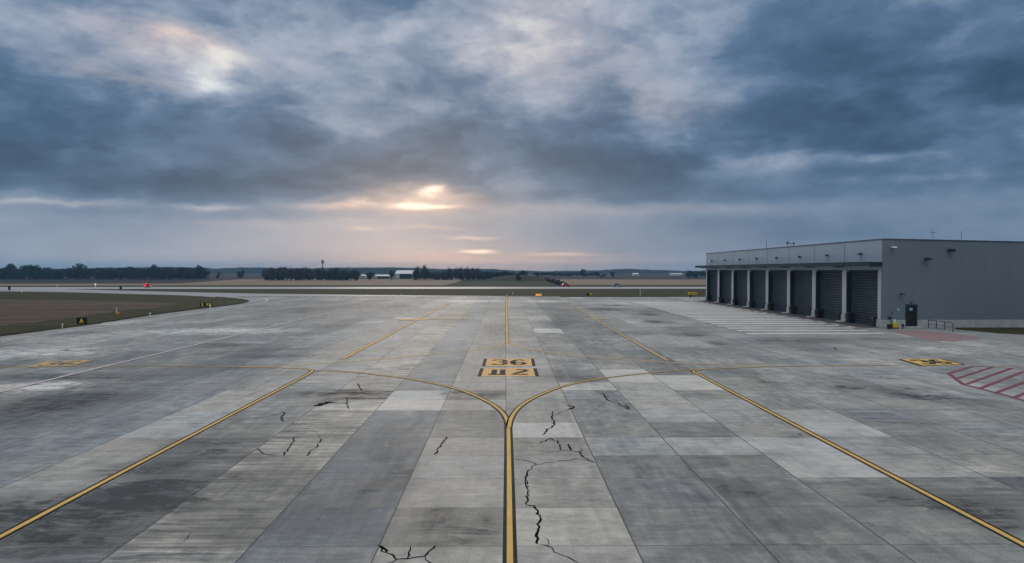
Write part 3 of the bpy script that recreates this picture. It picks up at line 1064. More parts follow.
# pillars
pil = None
for k in range(NB_ + 1):
    y = k * BAY
    w = 1.1
    ya, yb = (y - w / 2, y + w / 2)
    if k == 0:
        ya, yb = .004, .75
    if k == NB_:
        ya, yb = L - .7, L
    p = MB()
    p.box(-.04, RD, ya, yb, 1.0, 7.0 if 0 < k < NB_ else 7.0, 0)
    po = wpart('pillar', p, M['pillar'])
    f = MB()
    f.box(-.16, RD if k else .49, ya - .06 if k else -.372, yb + .06, 0, 1.0 if k else .945, .04)
    if 0 < k:
        f.box(-.9, -.162, ya - .25, yb + .05, 0, .16, .03)
    fo = f.build('footing', M['plinth'], po)


# roller doors: real corrugated curtain
def curtain(y0, y1, z0, z1, x):
    b = MB()
    n = int((z1 - z0) / .35)
    vs, fs = [], []
    for i in range(n + 1):
        z = z0 + (z1 - z0) * i / n
        for q, (dx, dz) in enumerate(((0, 0), (-.13, .05), (-.13, .22), (0, .29))):
            if i == n and q:
                break
            for y in (y0, y1):
                vs.append((x + dx, y, z + dz))
    m = len(vs) // 2
    for i in range(m - 1):
        fs.append((2 * i, 2 * i + 1, 2 * i + 3, 2 * i + 2))
    b.add(vs, fs)
    return b


dm = None
for k in range(NB_):
    y0, y1 = (k * BAY + .5 if k else .78), ((k + 1) * BAY - .5 if k < NB_ - 1 else L - .72)
    d = curtain(y0, y1, .0, 6.76, RD - .02)
    do = wpart('roller_door', d, M['shutter'])
    MB().box(RD - .25, RD - .1, y0, y0 + .14, 0, 6.75).build('guide_rail', M['cap'], do)
    MB().box(.03, RD - .1, y1 - .10, y1, 0, 6.75).build('guide_rail', M['jamb'], do)  # dark liner covering the reveal face at the far jamb
    for (ya, yb) in ((y0 + .16, y0 + 1.25), (y1 - 1.15, y1 - .16)):
        bm_ = MB()
        bm_.box(-.15, .55, ya, yb, .15, 1.30, .06)
        bm_.box(-.28, -.15, ya + .15, yb - .15, .5, 1.18, .03)
        bm_.box(-.05, .45, ya + .2, yb - .2, 0, .15)
        bo = wpart('dock_bumper', bm_, M['rubber'])
        if k == 0 and ya < 2:
            MB().box(-.34, -.282, ya + .45, ya + .60, .97, 1.09, .01).build('marker_lamp', M['orange'], bo)
    # fascia lamp over each bay
    lp = MB()
    yc = (k + .5) * BAY + .2
    lp.box(-.12, -.002, yc - .12, yc + .12, 8.95, 9.15)
    lp.prism([(-.62, 8.95), (-.12, 8.95), (-.12, 9.2), (-.5, 9.16)], 'y', yc - .3, yc + .3) if False else lp.add(
        [(-.60, yc - .28, 8.98), (-.12, yc - .28, 8.92), (-.12, yc - .28, 9.2), (-.56, yc - .28, 9.12),
         (-.60, yc + .28, 8.98), (-.12, yc + .28, 8.92), (-.12, yc + .28, 9.2), (-.56, yc + .28, 9.12)],
        [(0, 1, 2, 3), (7, 6, 5, 4), (0, 4, 5, 1), (1, 5, 6, 2), (2, 6, 7, 3), (3, 7, 4, 0)])
    wpart('wall_lamp', lp, M['steel'])


def endp(u, v):
    """point on the end wall in local coordinates"""
    p = P(u, v, Y0 - .30)
    return p.x - FXB, p.z


# flood lamps and fittings on the end wall
def flood(u, v, w, h):
    x, z = endp(u, v)
    b = MB()
    b.box(x - .08, x + .08, -.45, -.302, z - .05, z + .1)
    b.add([(x - w, -.45, z - h), (x + w, -.45, z - h), (x + w, -.45, z + h), (x - w, -.45, z + h),
           (x - w, -1.0, z - h * .9), (x + w, -1.0, z - h * .9), (x + w, -.95, z + h * .5), (x - w, -.95, z + h * .5)],
          [(0, 1, 2, 3), (7, 6, 5, 4), (0, 4, 5, 1), (1, 5, 6, 2), (2, 6, 7, 3), (3, 7, 4, 0)])
    return b


wpart('flood_lamp', flood(949.5, 250.3, .34, .17), M['rubber'])
wpart('flood_lamp', flood(926, 259, .28, .15), M['rubber'])
wpart('wall_camera', flood(892, 247.2, .24, .10), M['whiteplastic'])
wpart('junction_box', flood(901, 294, .18, .10), M['steel'])
x, z = endp(898.2, 309.6)
wpart('round_sign', MB().tube((x, -.303, z), (x, -.34, z), .19, n=16), M['bluesign'])
x, z = endp(891.8, 312.2)
wpart('alarm_box', MB().box(x - .09, x + .09, -.42, -.303, z - .10, z + .10, .02), M['redbox'])
x, z = endp(889.3, 317.8)
wpart('socket_box', MB().box(x - .15, x + .15, -.52, -.37, z - .15, z + .15, .03), M['rubber'])
# personnel door
xa, _ = endp(906, 310)
xb, _ = endp(916.4, 310)
pd = wpart('personnel_door', MB().box(xa, xb, -.33, -.05, .18, 2.72, .01), M['signblack'])
MB().box(xa - .09, xa - .003, -.38, -.05, .18, 2.85).box(xb + .003, xb + .09, -.38, -.05, .18, 2.85).box(xa - .003, xb + .003, -.38, -.05, 2.723, 2.85).build('door_frame', M['steel'], pd)
x, z = endp(910.8, 309.2)
MB().box(x - .20, x + .20, -.345, -.333, z - .16, z + .16).build('door_plate', M['bluesign'], pd)
MB().tube((xb - .12, -.39, 1.25), (xb - .26, -.39, 1.25), .022).box(xb - .14, xb - .10, -.39, -.333, 1.2, 1.3).build('handle', M['cap'], pd)
x, z = endp(911, 302.4)
wpart('door_lamp', MB().box(x - .10, x + .10, -.5, -.303, z - .06, z + .06, .02), M['rubber'])
wpart('doorstep', MB().box(xa - .4, xb + .4, -1.2, -.37, 0, .16, .02), M['plinth'])

# roof fittings
def roofp(u, v, Yd):
    p = P(u, v, Yd)
    return Vector((p.x - FXB, p.y - Y0, p.z))


def mast(u, vtop, Yd, r=.05, cross=0):
    p = roofp(u, vtop, Yd)
    b = MB()
    base = HT - 1.3
    b.tube((p.x, p.y, base), (p.x, p.y, p.z), r, r * .6)
    if cross:
        b.tube((p.x - cross, p.y, p.z - .45), (p.x + cross, p.y, p.z - .45), r * .7)
        b.tube((p.x, p.y - cross, p.z - .45), (p.x, p.y + cross, p.z - .45), r * .7)
    return b


wpart('roof_mast', mast(933, 229, Y0 + 9, .035, .4), M['mast'])
wpart('roof_mast', mast(961.5, 231, Y0 + 9, .04), M['mast'])
wpart('roof_mast', mast(766.5, 239.5, Y0 + 38, .05), M['mast'])
p = roofp(790, 243, Y0 + 30)
an = MB()
an.tube((p.x - .4, p.y, HT - 1.3), (p.x - .4, p.y, p.z + .1), .05).tube((p.x + .6, p.y, HT - 1.3), (p.x + .6, p.y, p.z), .05)
an.tube((p.x - .6, p.y, p.z - .1), (p.x + .8, p.y, p.z - .1), .04).dome((p.x - .4, p.y, p.z), .28).dome((p.x + .6, p.y, p.z - .1), .24)
wpart('roof_antenna', an, M['mast'])
p = roofp(754, 249.4, Y0 + 46)
wpart('roof_vent', MB().tube((p.x, p.y, HT - 1.3), (p.x, p.y, p.z - .2), .28).tube((p.x, p.y, p.z - .2), (p.x, p.y, p.z + .05), .45, .2), M['rubber'])

# loose things by the end wall -------------------------------------------------
t = thing('equipment_trolley', 'small yellow trolley with a white canister beside the warehouse door', 'trolley', G(894.6, 328.9))
b = MB()
b.box(-.30, .30, -.25, .25, .12, .62, .05)
b.box(-.20, .20, -.16, .16, .62, .74, .03)
b.build('tub', M['signyellow'], t)
MB().tube((0, 0, .74), (0, 0, 1.02), .13).dome((0, 0, 1.02), .13).build('canister', M['whiteplastic'], t)
MB().tube((-.34, .1, .1), (-.40, .1, 1.0), .035).tube((-.34, -.1, .1), (-.40, -.1, 1.0), .035).tube((-.40, -.14, 1.0), (-.40, .14, 1.0), .035).build('push_handle', M['rubber'], t)
for sx in (-.2, .2):
    for sy in (-1, 1):
        MB().tube((sx, sy * .24, .1), (sx, sy * .31, .1), .1, n=12).build('wheel', M['rubber'], t)
t = thing('waste_bin', 'low black lidded bin standing between the corner pillar and the yellow trolley', 'bin', G(889.0, 328.9))
MB().box(-.18, .18, -.18, .18, 0, .5, .04).build('bin_body', M['rubber'], t)
MB().box(-.21, .21, -.21, .21, .503, .58, .03).build('lid', M['steel'], t)
t = thing('hose_stand', 'low dark hose stand with a bent pipe just left of the personnel door', 'hose stand', G(902.6, 328.7))
MB().box(-.15, .15, -.15, .15, 0, .06).tube((0, 0, .06), (0, 0, .5), .04).tube((0, 0, .5), (-.22, 0, .72), .04).build('pipe', M['steel'], t)
MB().tube((.04, -.08, .38), (.04, .08, .38), .16, n=14).build('hose_coil', M['rubber'], t)
# handrail
t = thing('handrail', 'dark blue steel handrail running out from the warehouse plinth', 'handrail', G(940, 329))
o0 = G(940, 329)
pts = [(928.5, 328.2, 320.2), (936.4, 328.8, 320.8), (944.6, 329.6, 321.8), (953, 331.8, 323.0)]
tops = []
for (u, vb, vt) in pts:
    g = G(u, vb)
    top = P(u, vt, g.y)
    MB().tube(g - o0, top - o0, .05).build('post', M['steel'], t)
    tops.append((g - o0, top - o0))
rl = MB()
for q in range(3):
    rl.tube(tops[q][1], tops[q + 1][1], .04)
    rl.tube(tops[q][0].lerp(tops[q][1], .5), tops[q + 1][0].lerp(tops[q + 1][1], .5), .025)
rl.build('rail', M['steel'], t)

# ------------------------------------------------------------------ airfield signs, markers, lights
def glyph_mesh(b, ch, x0, x1, z0, z1, y, sw):
    k = 0
    for st in GLYPH[ch]:
        p = [Vector((x0 + (x1 - x0) * a, z0 + (z1 - z0) * c)) for a, c in st]
        for i in range(len(p) - 1):
            d = (p[i + 1] - p[i]).normalized() * sw * .4
            n = Vector((-d.y, d.x)).normalized() * sw / 2
            k += 1
            yy = y - .0008 * k
            q = [p[i] - d + n, p[i + 1] + d + n, p[i + 1] + d - n, p[i] - d - n]
            b.add([(c.x, yy, c.y) for c in q], [(3, 2, 1, 0)])


def board_sign(label, u, v, w, h, text, legs=.18, face='signblack', ink='signlit', rz=0):
    t = thing('airfield_sign', label, 'sign', G(u, v), rz)
    MB().box(-w / 2, w / 2, -.11, .11, legs, legs + h, .02).build('board', M[face], t)
    for s in (-1, 1):
        MB().box(s * w * .35 - .04, s * w * .35 + .04, -.04, .04, 0, legs).build('leg', M['steel'], t)
    if text:
        b = MB()
        n = len(text)
        for i, ch in enumerate(text):
            cx = w * (-.5 + (i + .5) / n)
            cw = min(w / n * .30, h * .24)
            glyph_mesh(b, ch, cx - cw, cx + cw, legs + h * .22, legs + h * .78, -.112, h * .15)
        b.build('legend', M[ink], t)
    return t


board_sign('black sign with one yellow letter standing on the near edge of the left grass', 82, 325, 1.25, .86, 'A', .12)
board_sign('left one of two small black signs with yellow lettering near the grass tip', 202.9, 306.8, 1.10, .74, 'B', .1)
board_sign('right one of two small black signs with yellow lettering near the grass tip', 208.9, 306.8, 1.10, .74, 'MM', .1)
board_sign('low orange marker board in the grass beyond the end of the centre line', 538.6, 296.2, 1.55, .52, '', .1, 'orangelit')
t = board_sign('small black sign with a yellow end panel in the grass strip', 589.2, 296.0, 1.35, .72, '', .1)
MB().box(.12, .60, -.125, -.113, .2, .76).build('panel', M['signlit'], t)
t = thing('airfield_sign', 'wide yellow sign on black legs beside the far end of the warehouse', 'sign', G(692.5, 297.4))
MB().box(-1.15, 1.0, -.08, .08, .72, 1.3, .02).build('board', M['signyellow'], t)
MB().box(-.75, -.35, -.12, .12, 0, .72, .02).build('leg', M['signblack'], t)
MB().box(.45, .6, -.06, .06, 0, .72).build('leg', M['signblack'], t)
MB().box(-.85, .8, -.094, -.083, .94, 1.06).build('legend', M['signblack'], t)


def edge_light(label, u, v, h=.42, lens='paleled', r=.07, grp='edge lights along the taxiway'):
    t = thing('edge_light', label, 'light', G(u, v), 0, grp)
    MB().tube((0, 0, 0), (0, 0, .05), r * 2.0).tube((0, 0, .05), (0, 0, h), r * .8).build('stem', M['whiteplastic'], t)
    MB().tube((0, 0, h), (0, 0, h + r * 1.2), r * 1.3).dome((0, 0, h + r * 1.2), r * 1.3).build('lens', M[lens], t)
    return t


edge_light('white edge light at the grass border left of the lettered black sign', 62.4, 328.4)
edge_light('pale edge light on the grass border between the orange marker and the two small signs', 150, 316.6)
edge_light('white edge light just in front of the two small black signs', 210.2, 309.6, .55, r=.09)
edge_light('pale edge light at the far end of the centre line', 506.8, 297.8, .5, r=.10)
edge_light('tiny edge light on the grass strip behind the apron left of the white hangar', 401, 296, .4)
edge_light('tiny pale edge light on the far-left grass beside the runway', 57, 287.4, .7, r=.10)
edge_light('small light by the runway on the left grass just below the dark marker post', 22, 292.6, .4, 'amber')
t = edge_light('glowing amber lamp beyond the runway at far left', 95.4, 286.9, .9, 'amber', .22, 'runway lamps')
edge_light('faint edge light in the grass strip left of the low orange marker', 512.8, 294.4, .5, r=.08)

t = thing('wind_marker', 'orange base marker with a thin white post on the left grass', 'marker', G(117.4, 314.2))
MB().box(-.20, .34, -.2, .2, 0, .30, .04).build('base', M['orange'], t)
MB().tube((-.12, 0, .30), (-.12, 0, .72), .09).tube((-.12, 0, .72), (-.12, 0, 1.2), .025).build('post', M['whiteplastic'], t)


def marker_post(label, u, v, h, band):
    t = thing('marker_post', label, 'post', G(u, v), 0, 'marker posts by the runway')
    MB().tube((0, 0, .45 if band else 0), (0, 0, h), .34, .42).build('post', M['rubber'], t)
    if band:
        MB().tube((0, 0, 0), (0, 0, .45), .36).build('base', M['orange'], t)
    return t


marker_post('dark stubby marker post at the runway edge near the left border', 9.4, 290.2, 1.5, False)
marker_post('dark marker post with an orange foot beside the runway fork', 120.8, 291.0, 1.6, True)
t = thing('thin_post', 'thin pale post standing alone in the grass strip behind the apron', 'post', G(640.2, 296))
MB().tube((0, 0, 0), (0, 0, 2.1), .09, .07).dome((0, 0, 2.1), .07).build('shaft', M['whiteplastic'], t)


# ------------------------------------------------------------------ vehicles far off
def car(label, u, v, mat, length=4.2, van=False, rz=0, cat='car'):
    t = thing('parked_car', label, cat, G(u, v), rz)
    Lh = length / 2
    if van:
        prof = [(-Lh, .35), (Lh, .35), (Lh, 1.0), (Lh * .80, 1.15), (Lh * .55, 2.0), (-Lh, 2.05)]
        win = [(Lh * .74, 1.2), (Lh * .50, 1.88), (Lh * .18, 1.88), (Lh * .18, 1.2)]
    else:
        prof = [(-Lh, .3), (Lh, .3), (Lh, .72), (Lh * .55, .88), (Lh * .18, 1.42), (-Lh * .55, 1.45), (-Lh * .92, .95), (-Lh, .85)]
        win = [(Lh * .46, .92), (Lh * .15, 1.34), (-Lh * .5, 1.37), (-Lh * .8, .95)]
    vs = []
    for y, k in ((-.85, 1), (.85, 1)):
        vs += [(x, y * (.9 if z > 1.1 else 1), z) for x, z in prof]
    n = len(prof)
    fs = [(i, (i + 1) % n, n + (i + 1) % n, n + i) for i in range(n)] + [tuple(range(n))[::-1], tuple(range(n, 2 * n))]
    MB().add(vs, fs).build('body', mat, t)
    for s in (-1, 1):
        MB().prism([(x, z) for x, z in win], 'y', s * .80, s * .87).build('window', M['glass'], t)
    for s in (-1, 1):
        for x in (-Lh * .62, Lh * .62):
            MB().tube((x, s * .72, .33), (x, s * .9, .33), .33, n=14).build('wheel', M['rubber'], t)
    return t


car('red car on the runway edge at the foot of the dark hedge', 566, 286.6, M['carred'], 3.4)
t = car('pale car with dark windows on the far side of the runway left of the warehouse', 617.4, 286.9, M['carblue'], 4.3)
t = car('bright red van with glowing lamps driving along the runway at far left', 147.6, 287.6, M['carred'], 3.0, True, cat='van')
t.scale = (.78, .8, .72)
MB().box(1.45, 1.62, -.7, .7, .45, 1.0, .03).build('bumper', M['whiteplastic'], t)
MB().box(-1.2, -.5, -.3, .3, 2.06, 2.35, .05).build('beacon', M['redlamp'], t)
MB().box(-1.54, -1.503, -.8, .8, .6, 1.4).build('tail_lamp', M['redlamp'], t)
MB().box(-1.35, -.7, -.875, -.858, .7, 1.5).build('side_lamp', M['redlamp'], t)

# ------------------------------------------------------------------ far buildings, masts
def shed(name, label, u0, u1, vt, vb, Yd, depth, mat, door=None, pitch=.12, cat='building', roof='whitewall'):
    a, b_ = P(u0, vb, Yd), P(u1, vb, Yd)
    zt = P(u0, vt, Yd).z
    w = b_.x - a.x
    t = thing(name, label, cat, ((a.x + b_.x) / 2, Yd, -.05))
    rise = zt * pitch
    ze = zt - rise
    MB().box(-w / 2, w / 2, 0, depth, 0, ze).build('wall', mat, t)
    r = MB().prism([(-.5, ze + .003), (depth + .5, ze + .003), (depth / 2, zt)], 'x', -w / 2 - .4, w / 2 + .4)
    r.build('roof', M[roof], t)
    if door:
        d0, d1, hh = door
        MB().box(-w / 2 + w * d0, -w / 2 + w * d1, -.12, -.003, 0, ze * hh).build('door', M['dark'], t)  # dark panel; its colour stands for the shade inside the hangar's open doorway
    return t


def Yat(v):
    return G(505, v).y


t = shed('hangar', 'white hangar with a wide dark doorway at the edge of the fields', 395.5, 413.5, 270.2, 278.4, Yat(278.4), 18, M['whitewall'], (.22, .9, .95), .42, 'hangar')
shed('low_shed', 'long low white shed left of the white hangar', 375.5, 390.5, 274.6, 278.2, Yat(278.3), 8, M['whitewall'], (.1, .9, .9), .4, 'shed')
shed('farmhouse', 'tiny pale house among trees between the hedge wood and the low white shed', 360, 366, 274.6, 277.4, Yat(277.6), 7, M['whitewall'], (.4, .55, .6), .4, 'house')
shed('farmhouse', 'tiny white house at the left border of the picture below the trees', -4, 3, 273, 277.2, Yat(277.2), 7, M['whitewall'], (.4, .55, .6), .4, 'house')
shed('low_shed', 'flat white shed in front of the woods on the left', 56, 65, 275.9, 277.2, Yat(277.2), 8, M['whitewall'], None, .35, 'shed')
shed('farmhouse', 'small white house left of the pale long shed on the right horizon', 633.5, 638.5, 273.0, 275.3, Yat(275.6), 9, M['whitewall'], (.4, .55, .6), .4, 'house')
shed('low_shed', 'pale long shed on the right horizon beside the dark bushes', 671.5, 682.5, 273.2, 275.3, Yat(275.5), 12, M['whitewall'], None, .35, 'shed')
shed('farmhouse', 'dark house on the low rise behind the crop field', 514, 521, 272.6, 276.6, Yat(277.8), 9, M['bark'], None, .4, 'house', 'rubber')


def tall_mast(label, u, vt, vb, Yd, r, dish=False, name='radio_mast', mat='mast'):
    p = P(u, vb, Yd)
    z = P(u, vt, Yd).z
    t = thing(name, label, 'mast', (p.x, Yd, -.1))
    MB().tube((0, 0, 0), (0, 0, z), r, r * .6).build('shaft', M[mat], t)
    if dish:
        b = MB()
        for k in range(3):
            a = k * 2.09
            b.box(math.cos(a) * .9 - .3, math.cos(a) * .9 + .3, math.sin(a) * .9 - .3, math.sin(a) * .9 + .3, z * .80, z * .97)
        b.build('aerial', M[mat], t)
    return t


tall_mast('tall dark radio mast with aerials rising over the hedge wood', 322.6, 259.6, 278, 560, .45, True)
tall_mast('thin mast standing on the horizon above the red car', 566, 264.4, 276, 800, .28)
tall_mast('thin mast standing on the horizon left of the warehouse', 646.4, 266.2, 276, 800, .28)
tall_mast('short white post in the ploughed field on the left', 134.8, 274.4, 277.8, Yat(278.0), .38, name='white_post', mat='whiteplastic')
tall_mast('white tank tower among the bare trees right of the white hangar', 433.6, 272.2, 278, Yat(277.8), .75, name='tank_tower', mat='whiteplastic')

# ------------------------------------------------------------------ trees
def crown_quads(n, rx, ry, z0, z1, size, rs, lumps=7):
    vs, fs = [], []
    cs = []
    for k in range(lumps):
        a = rs.rand() * 6.28
        rr = rs.rand() ** .5 * .62
        zc = rs.uniform(.22, .85)
        cs.append((rx * rr * math.cos(a), ry * rr * math.sin(a), z0 + (z1 - z0) * zc, rs.uniform(.26, .42)))
    h = (z1 - z0)
    for i in range(n):
        c = cs[rs.randint(len(cs))]
        d = rs.randn(3)
        d /= np.linalg.norm(d)
        r = rs.rand() ** .4 * c[3]
        p = np.array((c[0] + d[0] * r * rx * 1.4, c[1] + d[1] * r * ry * 1.4, c[2] + d[2] * r * h * .75))
        p[2] = max(p[2], z0)
        a = rs.randn(3)
        a /= np.linalg.norm(a)
        b = np.cross(a, rs.randn(3))
        b /= np.linalg.norm(b)
        s = size * rs.uniform(.5, 1.3)
        o = len(vs)
        vs += [tuple(p - a * s - b * s * .4), tuple(p + a * s - b * s * .6), tuple(p + a * s * .7 + b * s * .6), tuple(p - a * s * .8 + b * s * .5)]
        fs.append((o, o + 1, o + 2, o + 3))
    return vs, fs


def tree_proto(name, label, kind, seed, group):
    rs = np.random.RandomState(seed)
    t = thing(name, label, 'tree' if kind != 'bush' else 'bush', (0, 0, -50), 0, group)
    tr = MB()
    if kind == 'dense':
        tr.tube((0, 0, 0), (0, 0, 4.5), .35, .18)
        for k in range(5):
            a = k * 1.3
            tr.tube((0, 0, 2 + .5 * k), (1.8 * math.cos(a), 1.8 * math.sin(a), 4.5 + .6 * k), .14, .05, 6)
        v, f = crown_quads(900, 4.0, 4.0, .6, 10, .55, rs, 9)
        mat = M['crown_dark']
    elif kind == 'bare':
        tr.tube((0, 0, 0), (0, 0, 5.0), .35, .16)
        for k in range(16):
            a = k * 2.4
            z0 = 2 + .22 * k
            e = (2.6 * math.cos(a) * rs.uniform(.5, 1), 2.6 * math.sin(a) * rs.uniform(.5, 1), z0 + rs.uniform(2, 4))
            tr.tube((0, 0, z0), e, .12, .04, 5)
            for q in range(3):
                tr.tube(e, (e[0] + rs.uniform(-1, 1), e[1] + rs.uniform(-1, 1), e[2] + rs.uniform(.3, 1.6)), .05, .02, 4)
        v, f = crown_quads(620, 3.6, 3.6, 1.0, 10, .34, rs, 9)
        mat = M['crown_bare']
    else:
        tr.tube((0, 0, 0), (0, 0, 2.0), .3, .1)
        v, f = crown_quads(420, 4.5, 3.5, .1, 5, .5, rs, 7)
        mat = M['hedge']
    tr.build('trunk', M['bark'], t)
    MB().add(v, f).build('crown', mat, t)
    return t


protos = {}


def put_tree(kind, u, vt, wpx, Yd, label, group, name):
    """a tree of its own at distance Yd whose top is at vt and crown width wpx"""
    key = (kind, rnd.randint(0, 2), name)
    p = P(u, vt, Yd)
    hgt = p.z + .1
    nom_h = {'dense': 10.3, 'bare': 10.3, 'bush': 5.2}[kind]
    nom_w = {'dense': 8.0, 'bare': 7.4, 'bush': 9.0}[kind]
    sz = hgt / nom_h
    sx = wpx / FPX * Yd / nom_w
    rz = rnd.uniform(0, 6.28)
    if key not in protos:
        o = tree_proto(name, label, kind, 40 + len(protos) * 7, group)
        protos[key] = o
        o.location = (p.x, Yd, -.1)
        o.rotation_euler = (0, 0, rz)
        o.scale = (sx, sx, sz)
    else:
        o = dup(protos[key], (p.x, Yd, -.1), rz, (sx, sx, sz))
    o['label'] = label
    if group:
        o['group'] = group
    elif 'group' in o:
        del o['group']
    return o


tr_ = random.Random(77)
# wood on the left: every tree a thing
wl = 'dark evergreen tree in the wood behind the ploughed field on the left'
u = -14
while u < 206:
    top = np.interp(u, [-14, 0, 20, 40, 60, 90, 130, 180, 206], [268, 267, 267.3, 267.6, 268.4, 267.6, 267.0, 267.0, 267.6]) + tr_.uniform(-1.2, 1.4)
    put_tree('dense', u, top, tr_.uniform(9, 13), 545 + tr_.uniform(-22, 30), wl, 'trees of the wood on the left', 'wood_tree')
    if tr_.random() < .9:
        put_tree('dense', u + 2, top + 3.2, tr_.uniform(8, 11), 520 + tr_.uniform(-8, 8), wl, 'trees of the wood on the left', 'wood_tree')
    u += tr_.uniform(3.6, 5.2)
put_tree('dense', 11, 264.4, 15, 520, 'round-topped tree rising over the wood at the far left', None, 'round_tree')
put_tree('dense', 29, 264.8, 24, 525, 'broad low-domed tree right of the leftmost round treetop', None, 'round_tree')
put_tree('dense', 78, 263.6, 14, 520, 'single round treetop rising over the flat middle of the left wood', None, 'round_tree')
put_tree('dense', 154, 265.0, 12, 520, 'slightly taller tree in the right half of the left wood', None, 'round_tree')
put_tree('dense', 198, 265.6, 12, 515, 'tall tree at the right end of the left wood', None, 'round_tree')
put_tree('bush', 218, 272.4, 5, 560, 'small dark bush in the gap right of the left wood', None, 'field_bush')
put_tree('bush', 240, 270.6, 9, 560, 'larger dark bush left of the bare hedge wood', None, 'field_bush')
# bare wood in the middle
bl = 'leafless brown tree of the bare wood left of the white hangar'
u = 265
while u < 357:
    top = np.interp(u, [262, 270, 285, 300, 318, 340, 352, 358], [270, 266.2, 265.6, 266.2, 267.6, 267.4, 267.6, 271]) + tr_.uniform(-1.4, 1.5)
    put_tree('bare', u, top, tr_.uniform(8, 12), 475 + tr_.uniform(-14, 20), bl, 'bare trees of the middle wood', 'bare_tree')
    put_tree('bush', u + 1, 273.5 + tr_.uniform(-.8, .8), tr_.uniform(9, 12), 468 + tr_.uniform(-4, 8), 'brown undergrowth bush at the foot of the bare middle wood', 'undergrowth bushes', 'undergrowth_bush')
    u += tr_.uniform(3.6, 5.0)
put_tree('bush', 369.5, 271.2, 11, 470, 'round brown bush left of the long low white shed', None, 'field_bush')
put_tree('bare', 391.8, 269.4, 7, 480, 'bare tree standing between the low shed and the white hangar', None, 'bare_tree')
put_tree('bare', 416.5, 264.6, 9, 490, 'left one of two tall spreading bare trees behind the hangar', None, 'bare_tree')
put_tree('bare', 425.0, 264.0, 10, 490, 'right one of two tall spreading bare trees behind the hangar', None, 'bare_tree')
bl2 = 'leafless brown tree in the row right of the white hangar'
u = 414
while u < 482:
    top = np.interp(u, [412, 424, 436, 446, 460, 470, 478, 484], [269, 268.5, 270.2, 268.4, 266.6, 265.8, 267.4, 270]) + tr_.uniform(-1.4, 1.6)
    put_tree('bare', u, top, tr_.uniform(7, 10), 500 + tr_.uniform(-12, 16), bl2, 'bare trees right of the hangar', 'bare_tree')
    put_tree('bush', u + 2, 273.5 + tr_.uniform(-.6, .6), tr_.uniform(8, 11), 485 + tr_.uniform(-4, 6), 'low brown bush under the bare trees right of the hangar', 'bushes under the bare trees', 'undergrowth_bush')
    u += tr_.uniform(4.2, 6.0)
u = 484
while u < 514:
    put_tree('dense', u, 271.4 + tr_.uniform(-.5, .7), tr_.uniform(8, 11), 520 + tr_.uniform(-10, 10), 'low dark tree in the row ending at the dark house', 'low dark trees by the dark house', 'wood_tree')
    u += 4.5
put_tree('dense', 524, 270.4, 9, 500, 'dark tree right of the dark house on the rise', None, 'round_tree')
put_tree('dense', 518.6, 273.4, 7, 430, 'short dark tree in front of the dark house', None, 'round_tree')
put_tree('dense', 583, 269.2, 8, 900, 'faint round tree on the horizon above the red car', None, 'round_tree')
put_tree('dense', 612, 271.6, 5, 640, 'small dark tree alone in the ploughed field on the right', None, 'round_tree')
put_tree('bush', 602.6, 274.0, 7, 640, 'low dark bush left of the lone tree in the right field', None, 'field_bush')
for q, uu in enumerate((690, 697, 704, 712)):
    put_tree('dense', uu, 270.6 + .4 * (q % 2), 10, 600, 'dark tree in the clump behind the far end of the warehouse', 'trees behind the warehouse end', 'wood_tree')
u = 536
while u < 600:
    put_tree('dense', u, 272.2 + tr_.uniform(-.5, .5), tr_.uniform(8, 11), 760 + tr_.uniform(-15, 15), 'faint low tree in the far row beyond the right ploughed field', 'far row of low trees', 'wood_tree')
    u += 6
# dark hedge falling towards the runway
hp = [G(530, 278.0), G(545, 280.2), G(556, 283.2), G(563, 285.6)]
hb = MB()
rs = np.random.RandomState(4)
for a_, b_ in zip(hp[:-1], hp[1:]):
    for k in range(420):
        p = a_.lerp(b_, rs.rand())
        p = np.array((p.x + rs.randn() * .9, p.y + rs.randn() * 1.2, abs(rs.randn()) * .7))
        a = rs.randn(3) * .30
        c = rs.randn(3) * .30
        hb.add([p - a, p + c, p + a, p - c], [(0, 1, 2, 3)])
o = hb.build('hedge', M['hedge'])
tag(o, 'low dark hedge slanting down the field edge towards the red car', 'hedge')


# rough grass along the pavement edges (nobody could count it)
def tufts():
    rs = np.random.RandomState(9)
    b = MB()
    edge = ipts[30:]
    segs = [(edge[i], edge[i + 1]) for i in range(len(edge) - 1)]
    for k in range(14000):
        a_, c_ = segs[rs.randint(len(segs))]
        p = a_.lerp(c_, rs.rand())
        if p.x < -90:
            continue
        off = abs(rs.randn()) * 1.6
        p = (p.x - off * .35, p.y + off, .03)
        h = rs.uniform(.05, .15)
        dx, dy = rs.randn(2) * .09
        w = rs.uniform(.02, .05)
        b.add([(p[0] - w, p[1], .028), (p[0] + w, p[1], .028), (p[0] + dx, p[1] + dy, h)], [(0, 1, 2)])
    e = [Vector((x, G(505, 296.0).y + .1, 0)) for x in np.linspace(-70, 44, 60)]
    for k in range(5000):
        x = rs.uniform(-70, FXB)
        y = OY + SY * R1 + abs(rs.randn()) * 2.0
        h = rs.uniform(.05, .22)
        w = rs.uniform(.03, .07)
        b.add([(x - w, y, -.1), (x + w, y, -.1), (x + rs.randn() * .08, y, h - .05)], [(0, 1, 2)])
    o = b.build('rough_grass', M['blade'])
    o['kind'] = 'stuff'
    tag(o, 'rough grass growing along the pavement edges', 'grass')


tufts()

